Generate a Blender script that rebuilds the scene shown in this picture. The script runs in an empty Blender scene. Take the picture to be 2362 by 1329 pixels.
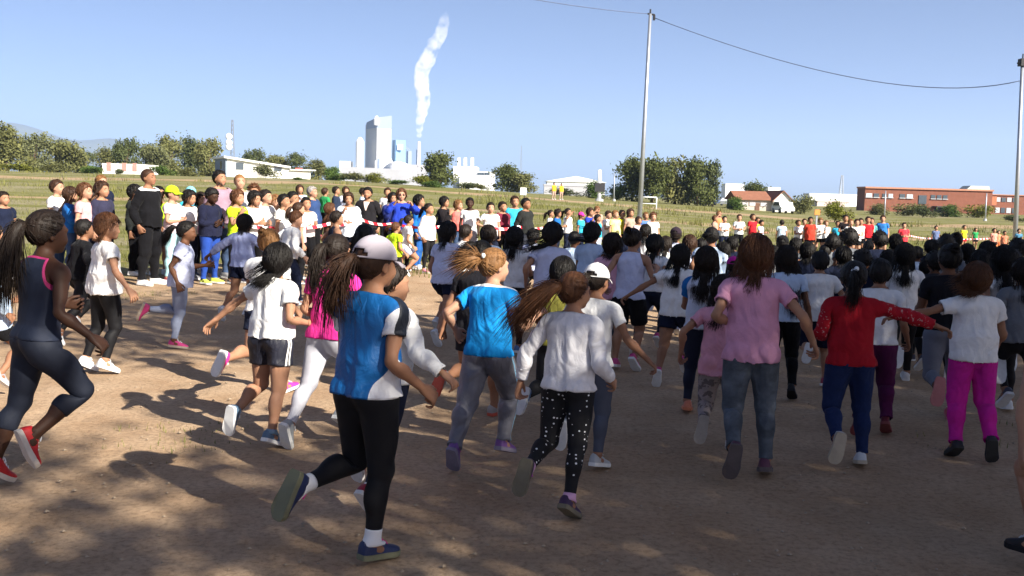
import bpy, bmesh, math, random
import numpy as np
from mathutils import Vector, Matrix, Quaternion
from mathutils.kdtree import KDTree

R = math.radians
SC = bpy.context.scene
COL = SC.collection

# ------------------------------------------------------------------ camera
PW, PH = 2362.0, 1329.0
HFOV = R(55.0)
FPX = PW / 2 / math.tan(HFOV / 2)
CAM_Z = 1.68
PITCH, ROLL = R(5.55), R(1.5)
cam_d = bpy.data.cameras.new('camera')
cam = bpy.data.objects.new('camera', cam_d)
COL.objects.link(cam)
cam_d.angle = HFOV
cam_d.clip_start = 0.05
cam_d.clip_end = 60000
CAM_M = Matrix.Rotation(R(90) - PITCH, 4, 'X') @ Matrix.Rotation(ROLL, 4, 'Z')
CAM_M.translation = (0, 0, CAM_Z)
cam.matrix_world = CAM_M
SC.camera = cam

# ------------------------------------------------------------------ sky, sun, exposure
SUN_AZ, SUN_EL = R(133), R(32)          # azimuth clockwise from +Y
w = bpy.data.worlds.new('World')
SC.world = w
w.use_nodes = True
nt = w.node_tree
sky = nt.nodes.new('ShaderNodeTexSky')
sky.sky_type = 'NISHITA'
sky.sun_disc = False
sky.sun_elevation = SUN_EL
sky.sun_rotation = SUN_AZ
sky.altitude = 0
sky.air_density = 0.4
sky.dust_density = 1.0
sky.ozone_density = 2.0
nt.nodes['Background'].inputs[1].default_value = 0.062
wb = nt.nodes.new('ShaderNodeMix'); wb.data_type = 'RGBA'; wb.blend_type = 'MULTIPLY'
wb.inputs[0].default_value = 1.0
wb.inputs[7].default_value = (1.08, 1.03, 1.03, 1)      # the phone camera's cool white balance
nt.links.new(sky.outputs[0], wb.inputs[6])
nt.links.new(wb.outputs[2], nt.nodes['Background'].inputs[0])
sun_d = bpy.data.lights.new('sun', 'SUN')
sun_d.energy = 5.0
sun_d.angle = R(0.53)
sun_d.color = (1.0, 0.93, 0.80)
sun = bpy.data.objects.new('sun', sun_d)
COL.objects.link(sun)
SUN_DIR = Vector((math.sin(SUN_AZ) * math.cos(SUN_EL), math.cos(SUN_AZ) * math.cos(SUN_EL), math.sin(SUN_EL)))
sun.rotation_euler = SUN_DIR.to_track_quat('Z', 'Y').to_euler()
sun.location = SUN_DIR * 60
SC.view_settings.view_transform = 'Standard'
SC.view_settings.look = 'None'
SC.view_settings.gamma = 1.0
SC.view_settings.exposure = 1.45
SC.cycles.use_denoising = True
SC.cycles.max_bounces = 6
SC.cycles.transparent_max_bounces = 8
SC.cycles.volume_bounces = 3

# ------------------------------------------------------------------ pixels to the place
def ray(px, py):
    v = Vector((px - PW / 2, PH / 2 - py, -FPX))
    d = CAM_M.to_3x3() @ v
    return d / d.y                       # per metre of depth along +Y

def at_depth(px, py, d):
    r = ray(px, py)
    return Vector((r.x * d, d, CAM_Z + r.z * d))

def to_px(p):
    q = CAM_M.inverted() @ Vector(p)
    return (PW / 2 + q.x / -q.z * FPX, PH / 2 - q.y / -q.z * FPX)

def sstep(a, b, x):
    t = min(1, max(0, (x - a) / (b - a)))
    return t * t * (3 - 2 * t)

def ground_z(x, y):
    """flat playground; the field behind climbs to the left and dips a little to the right"""
    t = x / max(y, 1.0)
    near = -0.62 * sstep(0.0, 0.42, t) * sstep(8, 48, y)
    far = -0.3 + 3.0 * (1 - sstep(-0.25, 0.38, t))
    k = sstep(30, 130, y)
    z = near * (1 - k) + far * k
    z += 0.05 * sstep(20, 34, y) * math.sin(x * 0.31 + y * 0.13) * math.sin(y * 0.27 + 1.0)
    k2 = sstep(300, 1200, y)
    return z * (1 - k2) - 2.0 * k2

def ground_hit(px, py, dmax=400):
    r = ray(px, py)
    d, last = 2.0, 2.0
    while d < dmax:
        if CAM_Z + r.z * d <= ground_z(r.x * d, d):
            lo, hi = last, d
            for _ in range(24):
                m = (lo + hi) / 2
                if CAM_Z + r.z * m <= ground_z(r.x * m, m): hi = m
                else: lo = m
            return Vector((r.x * hi, hi, ground_z(r.x * hi, hi)))
        last = d
        d *= 1.02
    return Vector((r.x * dmax, dmax, ground_z(r.x * dmax, dmax)))

# ------------------------------------------------------------------ object helpers
def tag(o, label=None, cat=None, group=None, kind=None):
    if label: o['label'] = label
    if cat: o['category'] = cat
    if group: o['group'] = group
    if kind: o['kind'] = kind
    return o

def link(o, parent=None):
    COL.objects.link(o)
    if parent: o.parent = parent
    return o

def empty(name, loc=(0, 0, 0), rz=0, parent=None):
    o = bpy.data.objects.new(name, None)
    o.empty_display_size = 0.1
    o.location = loc
    o.rotation_euler = (0, 0, rz)
    return link(o, parent)

def mesh_np(name, V, F, smooth=True):
    """V (n,3) array, F list of faces or int array"""
    me = bpy.data.meshes.new(name)
    me.from_pydata([tuple(v) for v in V], [], [tuple(int(i) for i in f) for f in F])
    if smooth and len(me.polygons):
        me.polygons.foreach_set('use_smooth', [True] * len(me.polygons))
    me.update()
    return me

def obj(name, me, mat=None, parent=None):
    o = bpy.data.objects.new(name, me)
    link(o, parent)
    if mat is not None:
        if not me.materials: me.materials.append(None)
        o.material_slots[0].link = 'OBJECT'
        o.material_slots[0].material = mat
    return o

class MB:
    """collects simple shapes into one mesh"""
    def __init__(s): s.V = []; s.F = []
    def add(s, V, F):
        b = len(s.V)
        s.V += [tuple(v) for v in V]
        s.F += [tuple(b + i for i in f) for f in F]
        return s
    def box(s, x0, y0, z0, x1, y1, z1):
        return s.add([(x0,y0,z0),(x1,y0,z0),(x1,y1,z0),(x0,y1,z0),(x0,y0,z1),(x1,y0,z1),(x1,y1,z1),(x0,y1,z1)],
                     [(0,3,2,1),(4,5,6,7),(0,1,5,4),(1,2,6,5),(2,3,7,6),(3,0,4,7)])
    def tube(s, pts, rad, n=6, cap=True):
        pts = [Vector(p) for p in pts]
        if not isinstance(rad, (list, tuple)): rad = [rad] * len(pts)
        V, F = [], []
        ref = None
        for i, p in enumerate(pts):
            t = (pts[min(i + 1, len(pts) - 1)] - pts[max(i - 1, 0)]).normalized()
            if ref is None:
                ref = t.orthogonal().normalized()
            else:
                ref = (ref - t * ref.dot(t))
                ref = ref.normalized() if ref.length > 1e-6 else t.orthogonal().normalized()
            b = t.cross(ref)
            for k in range(n):
                a = 2 * math.pi * k / n
                V.append(p + (ref * math.cos(a) + b * math.sin(a)) * rad[i])
        for i in range(len(pts) - 1):
            for k in range(n):
                F.append((i*n+k, i*n+(k+1)%n, (i+1)*n+(k+1)%n, (i+1)*n+k))
        if cap:
            F.append(tuple(range(n - 1, -1, -1)))
            F.append(tuple(range((len(pts)-1)*n, len(pts)*n)))
        return s.add(V, F)
    def prism(s, poly, y0, y1):
        """poly of (x,z) extruded along y"""
        n = len(poly)
        V = [(x, y0, z) for x, z in poly] + [(x, y1, z) for x, z in poly]
        F = [tuple(range(n)), tuple(range(2*n-1, n-1, -1))]
        F += [(i, i + n, (i+1) % n + n, (i+1) % n) for i in range(n)]
        return s.add(V, F)
    def build(s, name, mat=None, parent=None, smooth=False):
        return obj(name, mesh_np(name, s.V, s.F, smooth), mat, parent)

# ------------------------------------------------------------------ materials
MATS = {}
def new_mat(name):
    m = bpy.data.materials.new(name)
    m.use_nodes = True
    return m, m.node_tree, m.node_tree.nodes['Principled BSDF']

def nd(t, kind, **kw):
    n = t.nodes.new(kind)
    for k, v in kw.items(): setattr(n, k, v)
    return n

def ramp(t, fac, stops, interp='LINEAR'):
    n = nd(t, 'ShaderNodeValToRGB')
    e = n.color_ramp.elements
    n.color_ramp.interpolation = interp
    while len(e) < len(stops): e.new(0.5)
    for i, (p, c) in enumerate(stops):
        e[i].position = p
        e[i].color = (c[0], c[1], c[2], 1) if hasattr(c, '__len__') else (c, c, c, 1)
    t.links.new(fac, n.inputs[0])
    return n.outputs[0]

def noise(t, vec, scale, detail=4, rough=0.55, dist=0.0):
    n = nd(t, 'ShaderNodeTexNoise')
    n.inputs['Scale'].default_value = scale
    n.inputs['Detail'].default_value = detail
    n.inputs['Roughness'].default_value = rough
    n.inputs['Distortion'].default_value = dist
    if vec is not None: t.links.new(vec, n.inputs['Vector'])
    return n.outputs['Fac']

def mixc(t, fac, a, b, mode='MIX'):
    n = nd(t, 'ShaderNodeMix', data_type='RGBA', blend_type=mode)
    for sock, v in ((n.inputs[0], fac), (n.inputs[6], a), (n.inputs[7], b)):
        if isinstance(v, bpy.types.NodeSocket): t.links.new(v, sock)
        elif hasattr(v, '__len__'): sock.default_value = (v[0], v[1], v[2], 1)
        else: sock.default_value = v
    return n.outputs[2]

def math_n(t, op, a, b=None, clamp=False):
    n = nd(t, 'ShaderNodeMath', operation=op, use_clamp=clamp)
    for i, v in enumerate((a, b)):
        if v is None: continue
        if isinstance(v, bpy.types.NodeSocket): t.links.new(v, n.inputs[i])
        else: n.inputs[i].default_value = v
    return n.outputs[0]

def bump(t, height, strength=0.3, dist=0.01, normal_to=None):
    n = nd(t, 'ShaderNodeBump')
    n.inputs['Strength'].default_value = strength
    n.inputs['Distance'].default_value = dist
    t.links.new(height, n.inputs['Height'])
    if normal_to is not None: t.links.new(n.outputs[0], normal_to)
    return n.outputs[0]

def plain(name, col, rough=0.8, var=0.25, scale=3.0, spec=0.3, metal=0.0, bmp=0.0):
    """painted / rendered surface with soft uneven tone"""
    if name in MATS: return MATS[name]
    m, t, p = new_mat(name)
    tc = nd(t, 'ShaderNodeTexCoord').outputs['Object']
    f = noise(t, tc, scale, 6, 0.65)
    c = ramp(t, f, [(0.25, [k * (1 - var) for k in col]), (0.75, [min(1, k * (1 + var * 0.5)) for k in col])])
    t.links.new(c, p.inputs['Base Color'])
    p.inputs['Roughness'].default_value = rough
    p.inputs['Specular IOR Level'].default_value = spec
    p.inputs['Metallic'].default_value = metal
    if bmp: bump(t, f, bmp, 0.02, p.inputs['Normal'])
    MATS[name] = m
    return m
# ================================================================== people: one modelled body, posed by its bones
def _seg(P, a, b):
    a = np.array(a, float); b = np.array(b, float)
    ab = b - a
    t = np.clip(((P - a) @ ab) / (ab @ ab), 0, 1)
    return np.linalg.norm(P - a - t[..., None] * ab, axis=-1), t

class Field:
    """smooth union of rounded cones and ellipsoids on a grid, meshed with surface nets"""
    def __init__(s, lo, hi, h):
        s.lo = np.array(lo, float); s.h = h
        s.n = np.ceil((np.array(hi) - s.lo) / h).astype(int) + 1
        s.f = np.full(s.n, 0.2, np.float32)
    def _sub(s, lo, hi):
        i0 = np.clip(np.floor((lo - s.lo) / s.h).astype(int), 0, s.n)
        i1 = np.clip(np.ceil((hi - s.lo) / s.h).astype(int) + 1, 0, s.n)
        ax = [s.lo[k] + np.arange(i0[k], i1[k]) * s.h for k in range(3)]
        P = np.stack(np.meshgrid(*ax, indexing='ij'), -1)
        return tuple(slice(i0[k], i1[k]) for k in range(3)), P
    def _mix(s, sl, d, k):
        a = s.f[sl]
        hh = np.maximum(k - np.abs(a - d), 0) / k
        s.f[sl] = np.minimum(a, d) - hh * hh * k * 0.25
    def cone(s, a, b, r0, r1, k=0.02, flat=1.0):
        a = np.array(a, float); b = np.array(b, float)
        m = max(r0, r1) * max(1, 1 / flat) + k + 0.02
        sl, P = s._sub(np.minimum(a, b) - m, np.maximum(a, b) + m)
        d, t = _seg(P, a, b)
        s._mix(sl, (d - (r0 + (r1 - r0) * t)).astype(np.float32), k)
    def ell(s, c, r, k=0.02, rot=0.0):
        c = np.array(c, float); r = np.array(r, float)
        m = r.max() + k + 0.02
        sl, P = s._sub(c - m, c + m)
        q = P - c
        if rot:                                   # tilt about x
            cs, sn = math.cos(rot), math.sin(rot)
            q = np.stack([q[..., 0], q[..., 1] * cs + q[..., 2] * sn, -q[..., 1] * sn + q[..., 2] * cs], -1)
        k0 = np.linalg.norm(q / r, axis=-1)
        k1 = np.linalg.norm(q / (r * r), axis=-1)
        s._mix(sl, (k0 * (k0 - 1) / np.maximum(k1, 1e-9)).astype(np.float32), k)
    def mesh(s):
        f = s.f; n = s.n
        neg = f < 0
        cs = np.zeros(n - 1, np.int8)
        for dx in (0, 1):
            for dy in (0, 1):
                for dz in (0, 1):
                    cs += neg[dx:n[0]-1+dx, dy:n[1]-1+dy, dz:n[2]-1+dz]
        act = (cs > 0) & (cs < 8)
        idx = np.full(n - 1, -1, np.int64)
        cells = np.argwhere(act)
        idx[act] = np.arange(len(cells))
        acc = np.zeros((len(cells), 3)); cnt = np.zeros(len(cells))
        cor = [(0,0,0),(1,0,0),(0,1,0),(1,1,0),(0,0,1),(1,0,1),(0,1,1),(1,1,1)]
        val = [f[cells[:,0]+c[0], cells[:,1]+c[1], cells[:,2]+c[2]] for c in cor]
        for i in range(8):
            for j in range(i + 1, 8):
                if sum(abs(cor[i][k] - cor[j][k]) for k in range(3)) != 1: continue
                a, b = val[i], val[j]
                m = (a < 0) != (b < 0)
                t = np.where(m, a / np.where(m, a - b, 1), 0)
                pa = np.array(cor[i], float); pb = np.array(cor[j], float)
                acc[m] += (pa + (pb - pa) * t[:, None])[m]
                cnt[m] += 1
        V = s.lo + (cells + acc / cnt[:, None]) * s.h
        Q = []
        for ax in range(3):
            u, v = [(1, 2), (2, 0), (0, 1)][ax]
            sh0 = [slice(None)] * 3; sh1 = [slice(None)] * 3
            sh0[ax] = slice(0, -1); sh1[ax] = slice(1, None)
            A = neg[tuple(sh0)]; B = neg[tuple(sh1)]
            e = np.argwhere(A != B)
            ok = (e[:, u] > 0) & (e[:, v] > 0) & (e[:, u] < n[u] - 1) & (e[:, v] < n[v] - 1)
            e = e[ok]
            flip = A[tuple(e.T)]
            def cid(du, dv):
                c = e.copy(); c[:, u] -= du; c[:, v] -= dv
                return idx[tuple(c.T)]
            q = np.stack([cid(1, 1), cid(0, 1), cid(0, 0), cid(1, 0)], 1)
            q[~flip] = q[~flip][:, ::-1]
            Q.append(q)
        return V, np.concatenate(Q)

# rest pose: facing +Y, arms 40 degrees below level, 1.40 m tall
AD = np.array((math.cos(R(42)), 0, -math.sin(R(42))))
J = dict(pelvis=(0, 0, .74), spine=(0, .0, .86), chest=(0, -.005, .985), neck=(0, -.012, 1.135), head=(0, -.005, 1.205))
SH = np.array((.138, -.008, 1.098)); UA, FA, HA = .222, .198, .078
for sd, sg in (('R', 1), ('L', -1)):
    mir = np.array((sg, 1, 1))
    el = SH + AD * UA; wr = el + AD * FA; kn = wr + AD * HA
    J['uarm' + sd] = tuple(SH * mir); J['farm' + sd] = tuple(el * mir); J['hand' + sd] = tuple(wr * mir)
    J['fing' + sd] = tuple(kn * mir); J['tip' + sd] = tuple((kn + AD * .034) * mir)
    J['thigh' + sd] = (.072 * sg, 0, .715); J['shin' + sd] = (.077 * sg, .004, .390); J['foot' + sd] = (.078 * sg, -.012, .070)
    J['toe' + sd] = (.080 * sg, .085, .025)
BONES = ['pelvis', 'spine', 'chest', 'neck', 'head'] + [b + s for s in 'RL' for b in ('uarm', 'farm', 'hand', 'fing', 'tip', 'thigh', 'shin', 'foot', 'toe')]
PARENT = dict(pelvis=None, spine='pelvis', chest='spine', neck='chest', head='neck')
for s_ in 'RL':
    PARENT.update({'uarm'+s_: 'chest', 'farm'+s_: 'uarm'+s_, 'hand'+s_: 'farm'+s_, 'fing'+s_: 'hand'+s_, 'tip'+s_: 'fing'+s_,
                   'thigh'+s_: 'pelvis', 'shin'+s_: 'thigh'+s_, 'foot'+s_: 'shin'+s_, 'toe'+s_: 'foot'+s_})
BI = {b: i for i, b in enumerate(BONES)}

def body_field(h):
    F = Field((-.60, -.17, -.015), (.60, .20, 1.425), h)
    # trunk
    F.ell((0, .000, 1.005), (.118, .078, .135), .03)
    F.ell((0, -.012, 1.085), (.118, .060, .060), .04)
    F.ell((0, .004, .885), (.101, .072, .125), .05)
    F.ell((0, -.004, .765), (.118, .081, .090), .05)
    for g in (1, -1):
        F.ell((.052 * g, -.040, .728), (.066, .060, .072), .03)
        F.ell((.050 * g, .048, 1.035), (.052, .030, .050), .03)
        F.ell((.060 * g, -.045, 1.050), (.055, .030, .075), .03)
        F.cone((.02 * g, -.015, 1.165), (.125 * g, -.012, 1.112), .030, .034, .04)
        # arm
        m = np.array((g, 1, 1))
        el = SH + AD * UA; wr = el + AD * FA; kn = wr + AD * HA
        F.ell((SH + AD * .012) * m, (.041, .041, .040), .035)
        F.cone(SH * m, el * m, .035, .027, .03)
        F.cone((SH + AD * .08) * m + (0, .008, 0), (SH + AD * .14) * m + (0, .008, 0), .029, .028, .02)
        F.cone(el * m, (el + AD * .07) * m, .027, .029, .02)
        F.cone((el + AD * .05) * m, wr * m, .029, .0195, .02)
        # hand: a flat palm, four fingers, a thumb from its front edge
        for yy in (-.020, -.006, .008, .020):
            F.cone((wr + AD * .012) * m + (0, yy * .7, 0), kn * m + (0, yy * 1.1, 0), .0125, .0115, .012)
        for yy, ln in ((.0265, .064), (.0090, .072), (-.0085, .068), (-.0255, .054)):
            p0 = kn * m + np.array((0, yy, 0)); droop = np.array((-.012 * g, 0, -.012))
            p1 = p0 + AD * m * ln * .52 + np.array((0, yy * .28, 0)); p2 = p0 + AD * m * ln + droop + np.array((0, yy * .45, 0))
            F.cone(p0, p1, .0088, .0080, .004); F.cone(p1, p2, .0080, .0064, .004)
        t0 = (wr + AD * .020) * m + np.array((0, .022, 0)); t1 = t0 + AD * m * .030 + np.array((-.008 * g, .022, -.008)); t2 = t1 + AD * m * .028 + np.array((-.006 * g, .008, -.006))
        F.cone(t0, t1, .0125, .0095, .010); F.cone(t1, t2, .0095, .0075, .005)
        # leg
        hp = np.array((.070 * g, -.002, .700)); kj = np.array(J['shinR']) * m; an = np.array(J['footR']) * m
        F.cone(hp, kj, .078, .046, .03)
        F.ell((.078 * g, .018, .56), (.052, .045, .14), .03)
        F.ell(kj + (0, .010, .0), (.043, .042, .050), .02)
        F.cone(kj, an + (0, 0, .01), .043, .0275, .02)
        F.ell((.080 * g, -.020, .275), (.040, .042, .085), .02)
        F.ell(an + (0, -.006, .0), (.030, .032, .030), .015)
        F.cone((.078 * g, -.040, .030), (.079 * g, .020, .040), .028, .030, .02)
        F.cone((.079 * g, .020, .036), (.082 * g, .115, .020), .030, .019, .02)
        F.cone((.066 * g, .085, .022), (.068 * g, .125, .018), .020, .015, .015)
    # neck and head
    F.cone((0, -.016, 1.10), (0, -.004, 1.225), .046, .042, .03)
    F.ell((0, -.018, 1.312), (.072, .087, .086), .03)
    F.ell((0, .020, 1.290), (.064, .066, .070), .03)
    F.ell((0, .034, 1.248), (.050, .050, .045), .03)
    F.ell((0, .066, 1.213), (.020, .018, .016), .025)
    F.cone((0, .078, 1.292), (0, .093, 1.262), .008, .011, .012)
    F.ell((0, .078, 1.232), (.019, .010, .010), .010)
    for g in (1, -1):
        F.ell((.030 * g, .066, 1.262), (.022, .018, .020), .02)
        F.ell((.028 * g, .068, 1.318), (.026, .012, .010), .015)
        F.ell((.073 * g, -.012, 1.280), (.008, .017, .028), .008)
    return F

def to_mesh_tri(V, Q, ratio=None):
    me = bpy.data.meshes.new('t')
    n = len(Q)
    me.vertices.add(len(V)); me.vertices.foreach_set('co', V.astype(np.float32).ravel())
    me.loops.add(n * 4); me.loops.foreach_set('vertex_index', Q.astype(np.int32).ravel())
    me.polygons.add(n); me.polygons.foreach_set('loop_start', np.arange(n, dtype=np.int32) * 4)
    me.update(calc_edges=True)
    if ratio is not None:
        o = bpy.data.objects.new('t', me); COL.objects.link(o)
        md = o.modifiers.new('d', 'DECIMATE'); md.ratio = ratio; md.use_collapse_triangulate = True
        dg = bpy.context.evaluated_depsgraph_get()
        me2 = bpy.data.meshes.new_from_object(o.evaluated_get(dg))
        bpy.data.objects.remove(o); bpy.data.meshes.remove(me)
        me = me2
    return me

def me_verts(me):
    a = np.empty(len(me.vertices) * 3, np.float32); me.vertices.foreach_get('co', a)
    return a.reshape(-1, 3).astype(float)

def me_normals(me):
    a = np.empty(len(me.vertices) * 3, np.float32); me.vertices.foreach_get('normal', a)
    return a.reshape(-1, 3).astype(float)

def rest_weights():
    V, Q = body_field(.010).mesh()
    tails = dict(J)
    seg = {}
    for b in BONES: seg[b] = (J[b], None)
    def S(b, a, c, r): seg[b] = (a, c, r)
    S('pelvis', (0, 0, .70), (0, 0, .80), .125); S('spine', (0, 0, .87), (0, 0, .94), .105); S('chest', (0, -.01, 1.01), (0, -.01, 1.10), .122)
    S('neck', (0, -.012, 1.15), (0, -.005, 1.19), .048); S('head', (0, .0, 1.235), (0, .0, 1.36), .085)
    for s_, g in (('R', 1), ('L', -1)):
        m = np.array((g, 1, 1)); el = SH + AD * UA; wr = el + AD * FA; kn = wr + AD * HA
        S('uarm'+s_, (SH + AD * .03) * m, (el - AD * .008) * m, .040); S('farm'+s_, (el + AD * .008) * m, (wr - AD * .006) * m, .032)
        S('hand'+s_, (wr + AD * .01) * m, (kn - AD * .006) * m, .022); S('fing'+s_, (kn + AD * .006) * m, (kn + AD * .030) * m, .020)
        S('tip'+s_, (kn + AD * .040) * m, (kn + AD * .072) * m, .020)
        S('thigh'+s_, (.075 * g, 0, .655), (.077 * g, .004, .400), .070); S('shin'+s_, (.077 * g, .002, .378), (.078 * g, -.01, .085), .045)
        S('foot'+s_, (.078 * g, -.035, .035), (.080 * g, .070, .030), .034); S('toe'+s_, (.080 * g, .098, .022), (.082 * g, .13, .02), .026)
    D = np.stack([_seg(V, seg[b][0], seg[b][1])[0] / seg[b][2] for b in BONES], 1)
    W = np.zeros((len(V), len(BONES))); W[np.arange(len(V)), D.argmin(1)] = 1
    E = np.concatenate([Q[:, [0, 1]], Q[:, [1, 2]], Q[:, [2, 3]], Q[:, [3, 0]]])
    E = np.unique(np.sort(E, 1), axis=0)
    src = np.concatenate([E[:, 0], E[:, 1]]); dst = np.concatenate([E[:, 1], E[:, 0]])
    o = np.argsort(src, kind='stable'); src, dst = src[o], dst[o]
    st = np.searchsorted(src, np.arange(len(V))); deg = np.maximum(1, np.diff(np.append(st, len(src))))
    hand_ids = [BI[b + s_] for b in ('fing', 'tip', 'hand', 'toe') for s_ in 'RL']
    for it in range(22):
        N = np.add.reduceat(W[dst], st, 0) / deg[:, None]
        k = np.full((len(V), 1), .65)
        W = W * (1 - k) + N * k
    return V, Q, W

WV, WQ, WW = rest_weights()
_kd = KDTree(len(WV))
for i_, v_ in enumerate(WV): _kd.insert(v_, i_)
_kd.balance()
def weights_for(V):
    out = np.zeros((len(V), len(BONES)))
    for i, v in enumerate(V):
        tot = 0
        for _, j, d in _kd.find_n(v, 4):
            w_ = 1 / (d + 1e-4); out[i] += WW[j] * w_; tot += w_
        out[i] /= tot
    return out

class Tmpl:
    def __init__(s, me, name=None):
        s.me = me; s.V = me_verts(me); s.N = me_normals(me); s.W = weights_for(s.V)
        me.polygons.foreach_set('use_smooth', [True] * len(me.polygons))

_bV, _bQ = body_field(.0056).mesh()
_ntri = len(_bQ) * 2
BODY = {0: Tmpl(to_mesh_tri(_bV, _bQ, 10000 / _ntri)), 1: Tmpl(to_mesh_tri(_bV, _bQ, 4200 / _ntri)), 2: Tmpl(to_mesh_tri(_bV, _bQ, 1700 / _ntri))}
_g0 = to_mesh_tri(*body_field(.0125).mesh())
_g1 = to_mesh_tri(*body_field(.0195).mesh())
_g2 = to_mesh_tri(*body_field(.026).mesh())
GSRC = {0: _g0, 1: _g1, 2: _g2}

# ------------------------------------------------------------------ garments: cut from the body, let out and hemmed
ARM_T = {'tank': None, 'short': .115, 'elbow': .19, 'long': UA + FA - .006}
def arm_t(P, g):
    return (P - SH * np.array((g, 1, 1))) @ (AD * np.array((g, 1, 1)))

GCACHE = {}
def garment(kind, a, b, lod):
    """kind 'top': a sleeve name, b hem height; 'bottom': a waist height, b leg hem height; 'sock': heights"""
    key = (kind, a, b, lod)
    if key in GCACHE: return GCACHE[key]
    bm = bmesh.new(); bm.from_mesh(GSRC[lod])
    def cut(co, no, faces=None):
        fs = [f for f in bm.faces if faces is None or faces(f.calc_center_median())]
        es = {e for f in fs for e in f.edges}; vs = {v for f in fs for v in f.verts}
        bmesh.ops.bisect_plane(bm, geom=list(vs) + list(es) + fs, plane_co=co, plane_no=no, dist=1e-5)
    def kill(test):
        bmesh.ops.delete(bm, geom=[f for f in bm.faces if test(f.calc_center_median())], context='FACES')
    if kind == 'top':
        hem = b
        # neckline: sloping plane, lower in front
        kill(lambda c: c.z > 1.235 and abs(c.x) < .2)
        cut((0, -.05, 1.160), (0, .32, 1), lambda c: abs(c.x) < .13 and c.z > 1.0)
        kill(lambda c: abs(c.x) < .13 and (c.z - 1.160) + .32 * (c.y + .05) > 0)
        for g in (1, -1):
            m = Vector((g, 1, 1)); ad = Vector(AD) * 1; ad.x *= g
            if a == 'tank':
                co = Vector((.098 * g, 0, 1.10)); no = Vector((1.0 * g, 0, .25)).normalized()
                sel = lambda c, g=g: c.x * g > .04 and c.z > .985
                cut(co, no, sel)
                kill(lambda c, g=g, co=co, no=no: (c.x * g > .04 and c.z > .985 and (c - co).dot(no) > 0) or (c.x * g > .155 and c.z > .70 and arm_t(np.array(c), g) > .04))
            else:
                tt = ARM_T[a]
                co = Vector(SH); co.x *= g; co = co + ad * tt
                inarm = lambda c, g=g: c.x * g > .13 and arm_t(np.array(c), g) > .03 and np.linalg.norm(np.array(c) - (SH * np.array((g, 1, 1)) + AD * np.array((g, 1, 1)) * arm_t(np.array(c), g))) < .075
                cut(co, ad, inarm)
                kill(lambda c, g=g: inarm(c) and arm_t(np.array(c), g) > tt)
        cut((0, 0, hem), (0, 0, 1), lambda c: abs(c.x) < .22)
        kill(lambda c: c.z < hem and abs(c.x) < .24)
        if a != 'long': kill(lambda c: abs(c.x) > .36)
    elif kind == 'bottom':
        cut((0, 0, a), (0, 0, 1), lambda c: abs(c.x) < .2); kill(lambda c: c.z > a or abs(c.x) > .24 and c.z > .5)
        # arms that hang below the waist line
        kill(lambda c: abs(c.x) > .20)
        cut((0, 0, b), (0, 0, 1)); kill(lambda c: c.z < b)
    elif kind == 'sock':
        kill(lambda c: abs(c.x) > .2)
        cut((0, 0, a), (0, 0, 1)); kill(lambda c: c.z > a)
        cut((0, 0, b), (0, 0, 1)); kill(lambda c: c.z < b)
    loose = [v for v in bm.verts if not v.link_faces]
    bmesh.ops.delete(bm, geom=loose, context='VERTS')
    # keep only the big islands
    bm.verts.ensure_lookup_table()
    seen = set(); isl = []
    for v in bm.verts:
        if v in seen: continue
        st, comp = [v], []
        seen.add(v)
        while st:
            q = st.pop(); comp.append(q)
            for e in q.link_edges:
                o2 = e.other_vert(q)
                if o2 not in seen: seen.add(o2); st.append(o2)
        isl.append(comp)
    if kind == 'top':
        big = max(len(c) for c in isl)
        for c in isl:
            if len(c) < big: bmesh.ops.delete(bm, geom=c, context='VERTS')
    bmesh.ops.remove_doubles(bm, verts=bm.verts, dist=.0012)
    for _ in range(2):
        bmesh.ops.smooth_vert(bm, verts=[v for v in bm.verts if not v.is_boundary], factor=.5, use_axis_x=True, use_axis_y=True, use_axis_z=True)
    me = bpy.data.meshes.new('g'); 
    bm.normal_update()
    nV = len(bm.verts)
    # folded hem
    be = [e for e in bm.edges if e.is_boundary]
    bv = {v for e in be for v in e.verts}
    inner = {}
    for v in bv: inner[v] = bm.verts.new(v.co)
    hemsrc = {inner[v]: v for v in bv}
    for e in be:
        f = e.link_faces[0]
        v0, v1 = e.verts
        for lp in f.loops:
            if lp.edge == e: v0, v1 = lp.vert, lp.link_loop_next.vert
        try: bm.faces.new((v1, v0, inner[v0], inner[v1]))
        except ValueError: pass
    bm.verts.index_update(); bm.verts.ensure_lookup_table()
    hem_i = np.array([[v.index, hemsrc[v].index] for v in hemsrc], int) if hemsrc else np.zeros((0, 2), int)
    nrm0 = {v.index: v.normal.copy() for v in hemsrc.values()}
    bm.to_mesh(me); bm.free()
    T = Tmpl(me); T.hem = hem_i; T.kind = kind; T.a = a; T.b = b
    for hi, si in hem_i: T.N[hi] = T.N[si]; T.W[hi] = T.W[si]
    at = me.attributes.new('rest', 'FLOAT_VECTOR', 'POINT')
    at.data.foreach_set('vector', T.V.astype(np.float32).ravel())
    GCACHE[key] = T
    return T

def wob(P, seed, sc):
    """cheap smooth noise for folds"""
    r = np.random.RandomState(seed); o = np.zeros(len(P))
    for i in range(5):
        k = r.normal(size=3) * sc * (1 + i * .5)
        o += np.sin(P @ k + r.uniform(0, 6.28)) / (1 + i * .4)
    return o / 2.4

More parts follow.
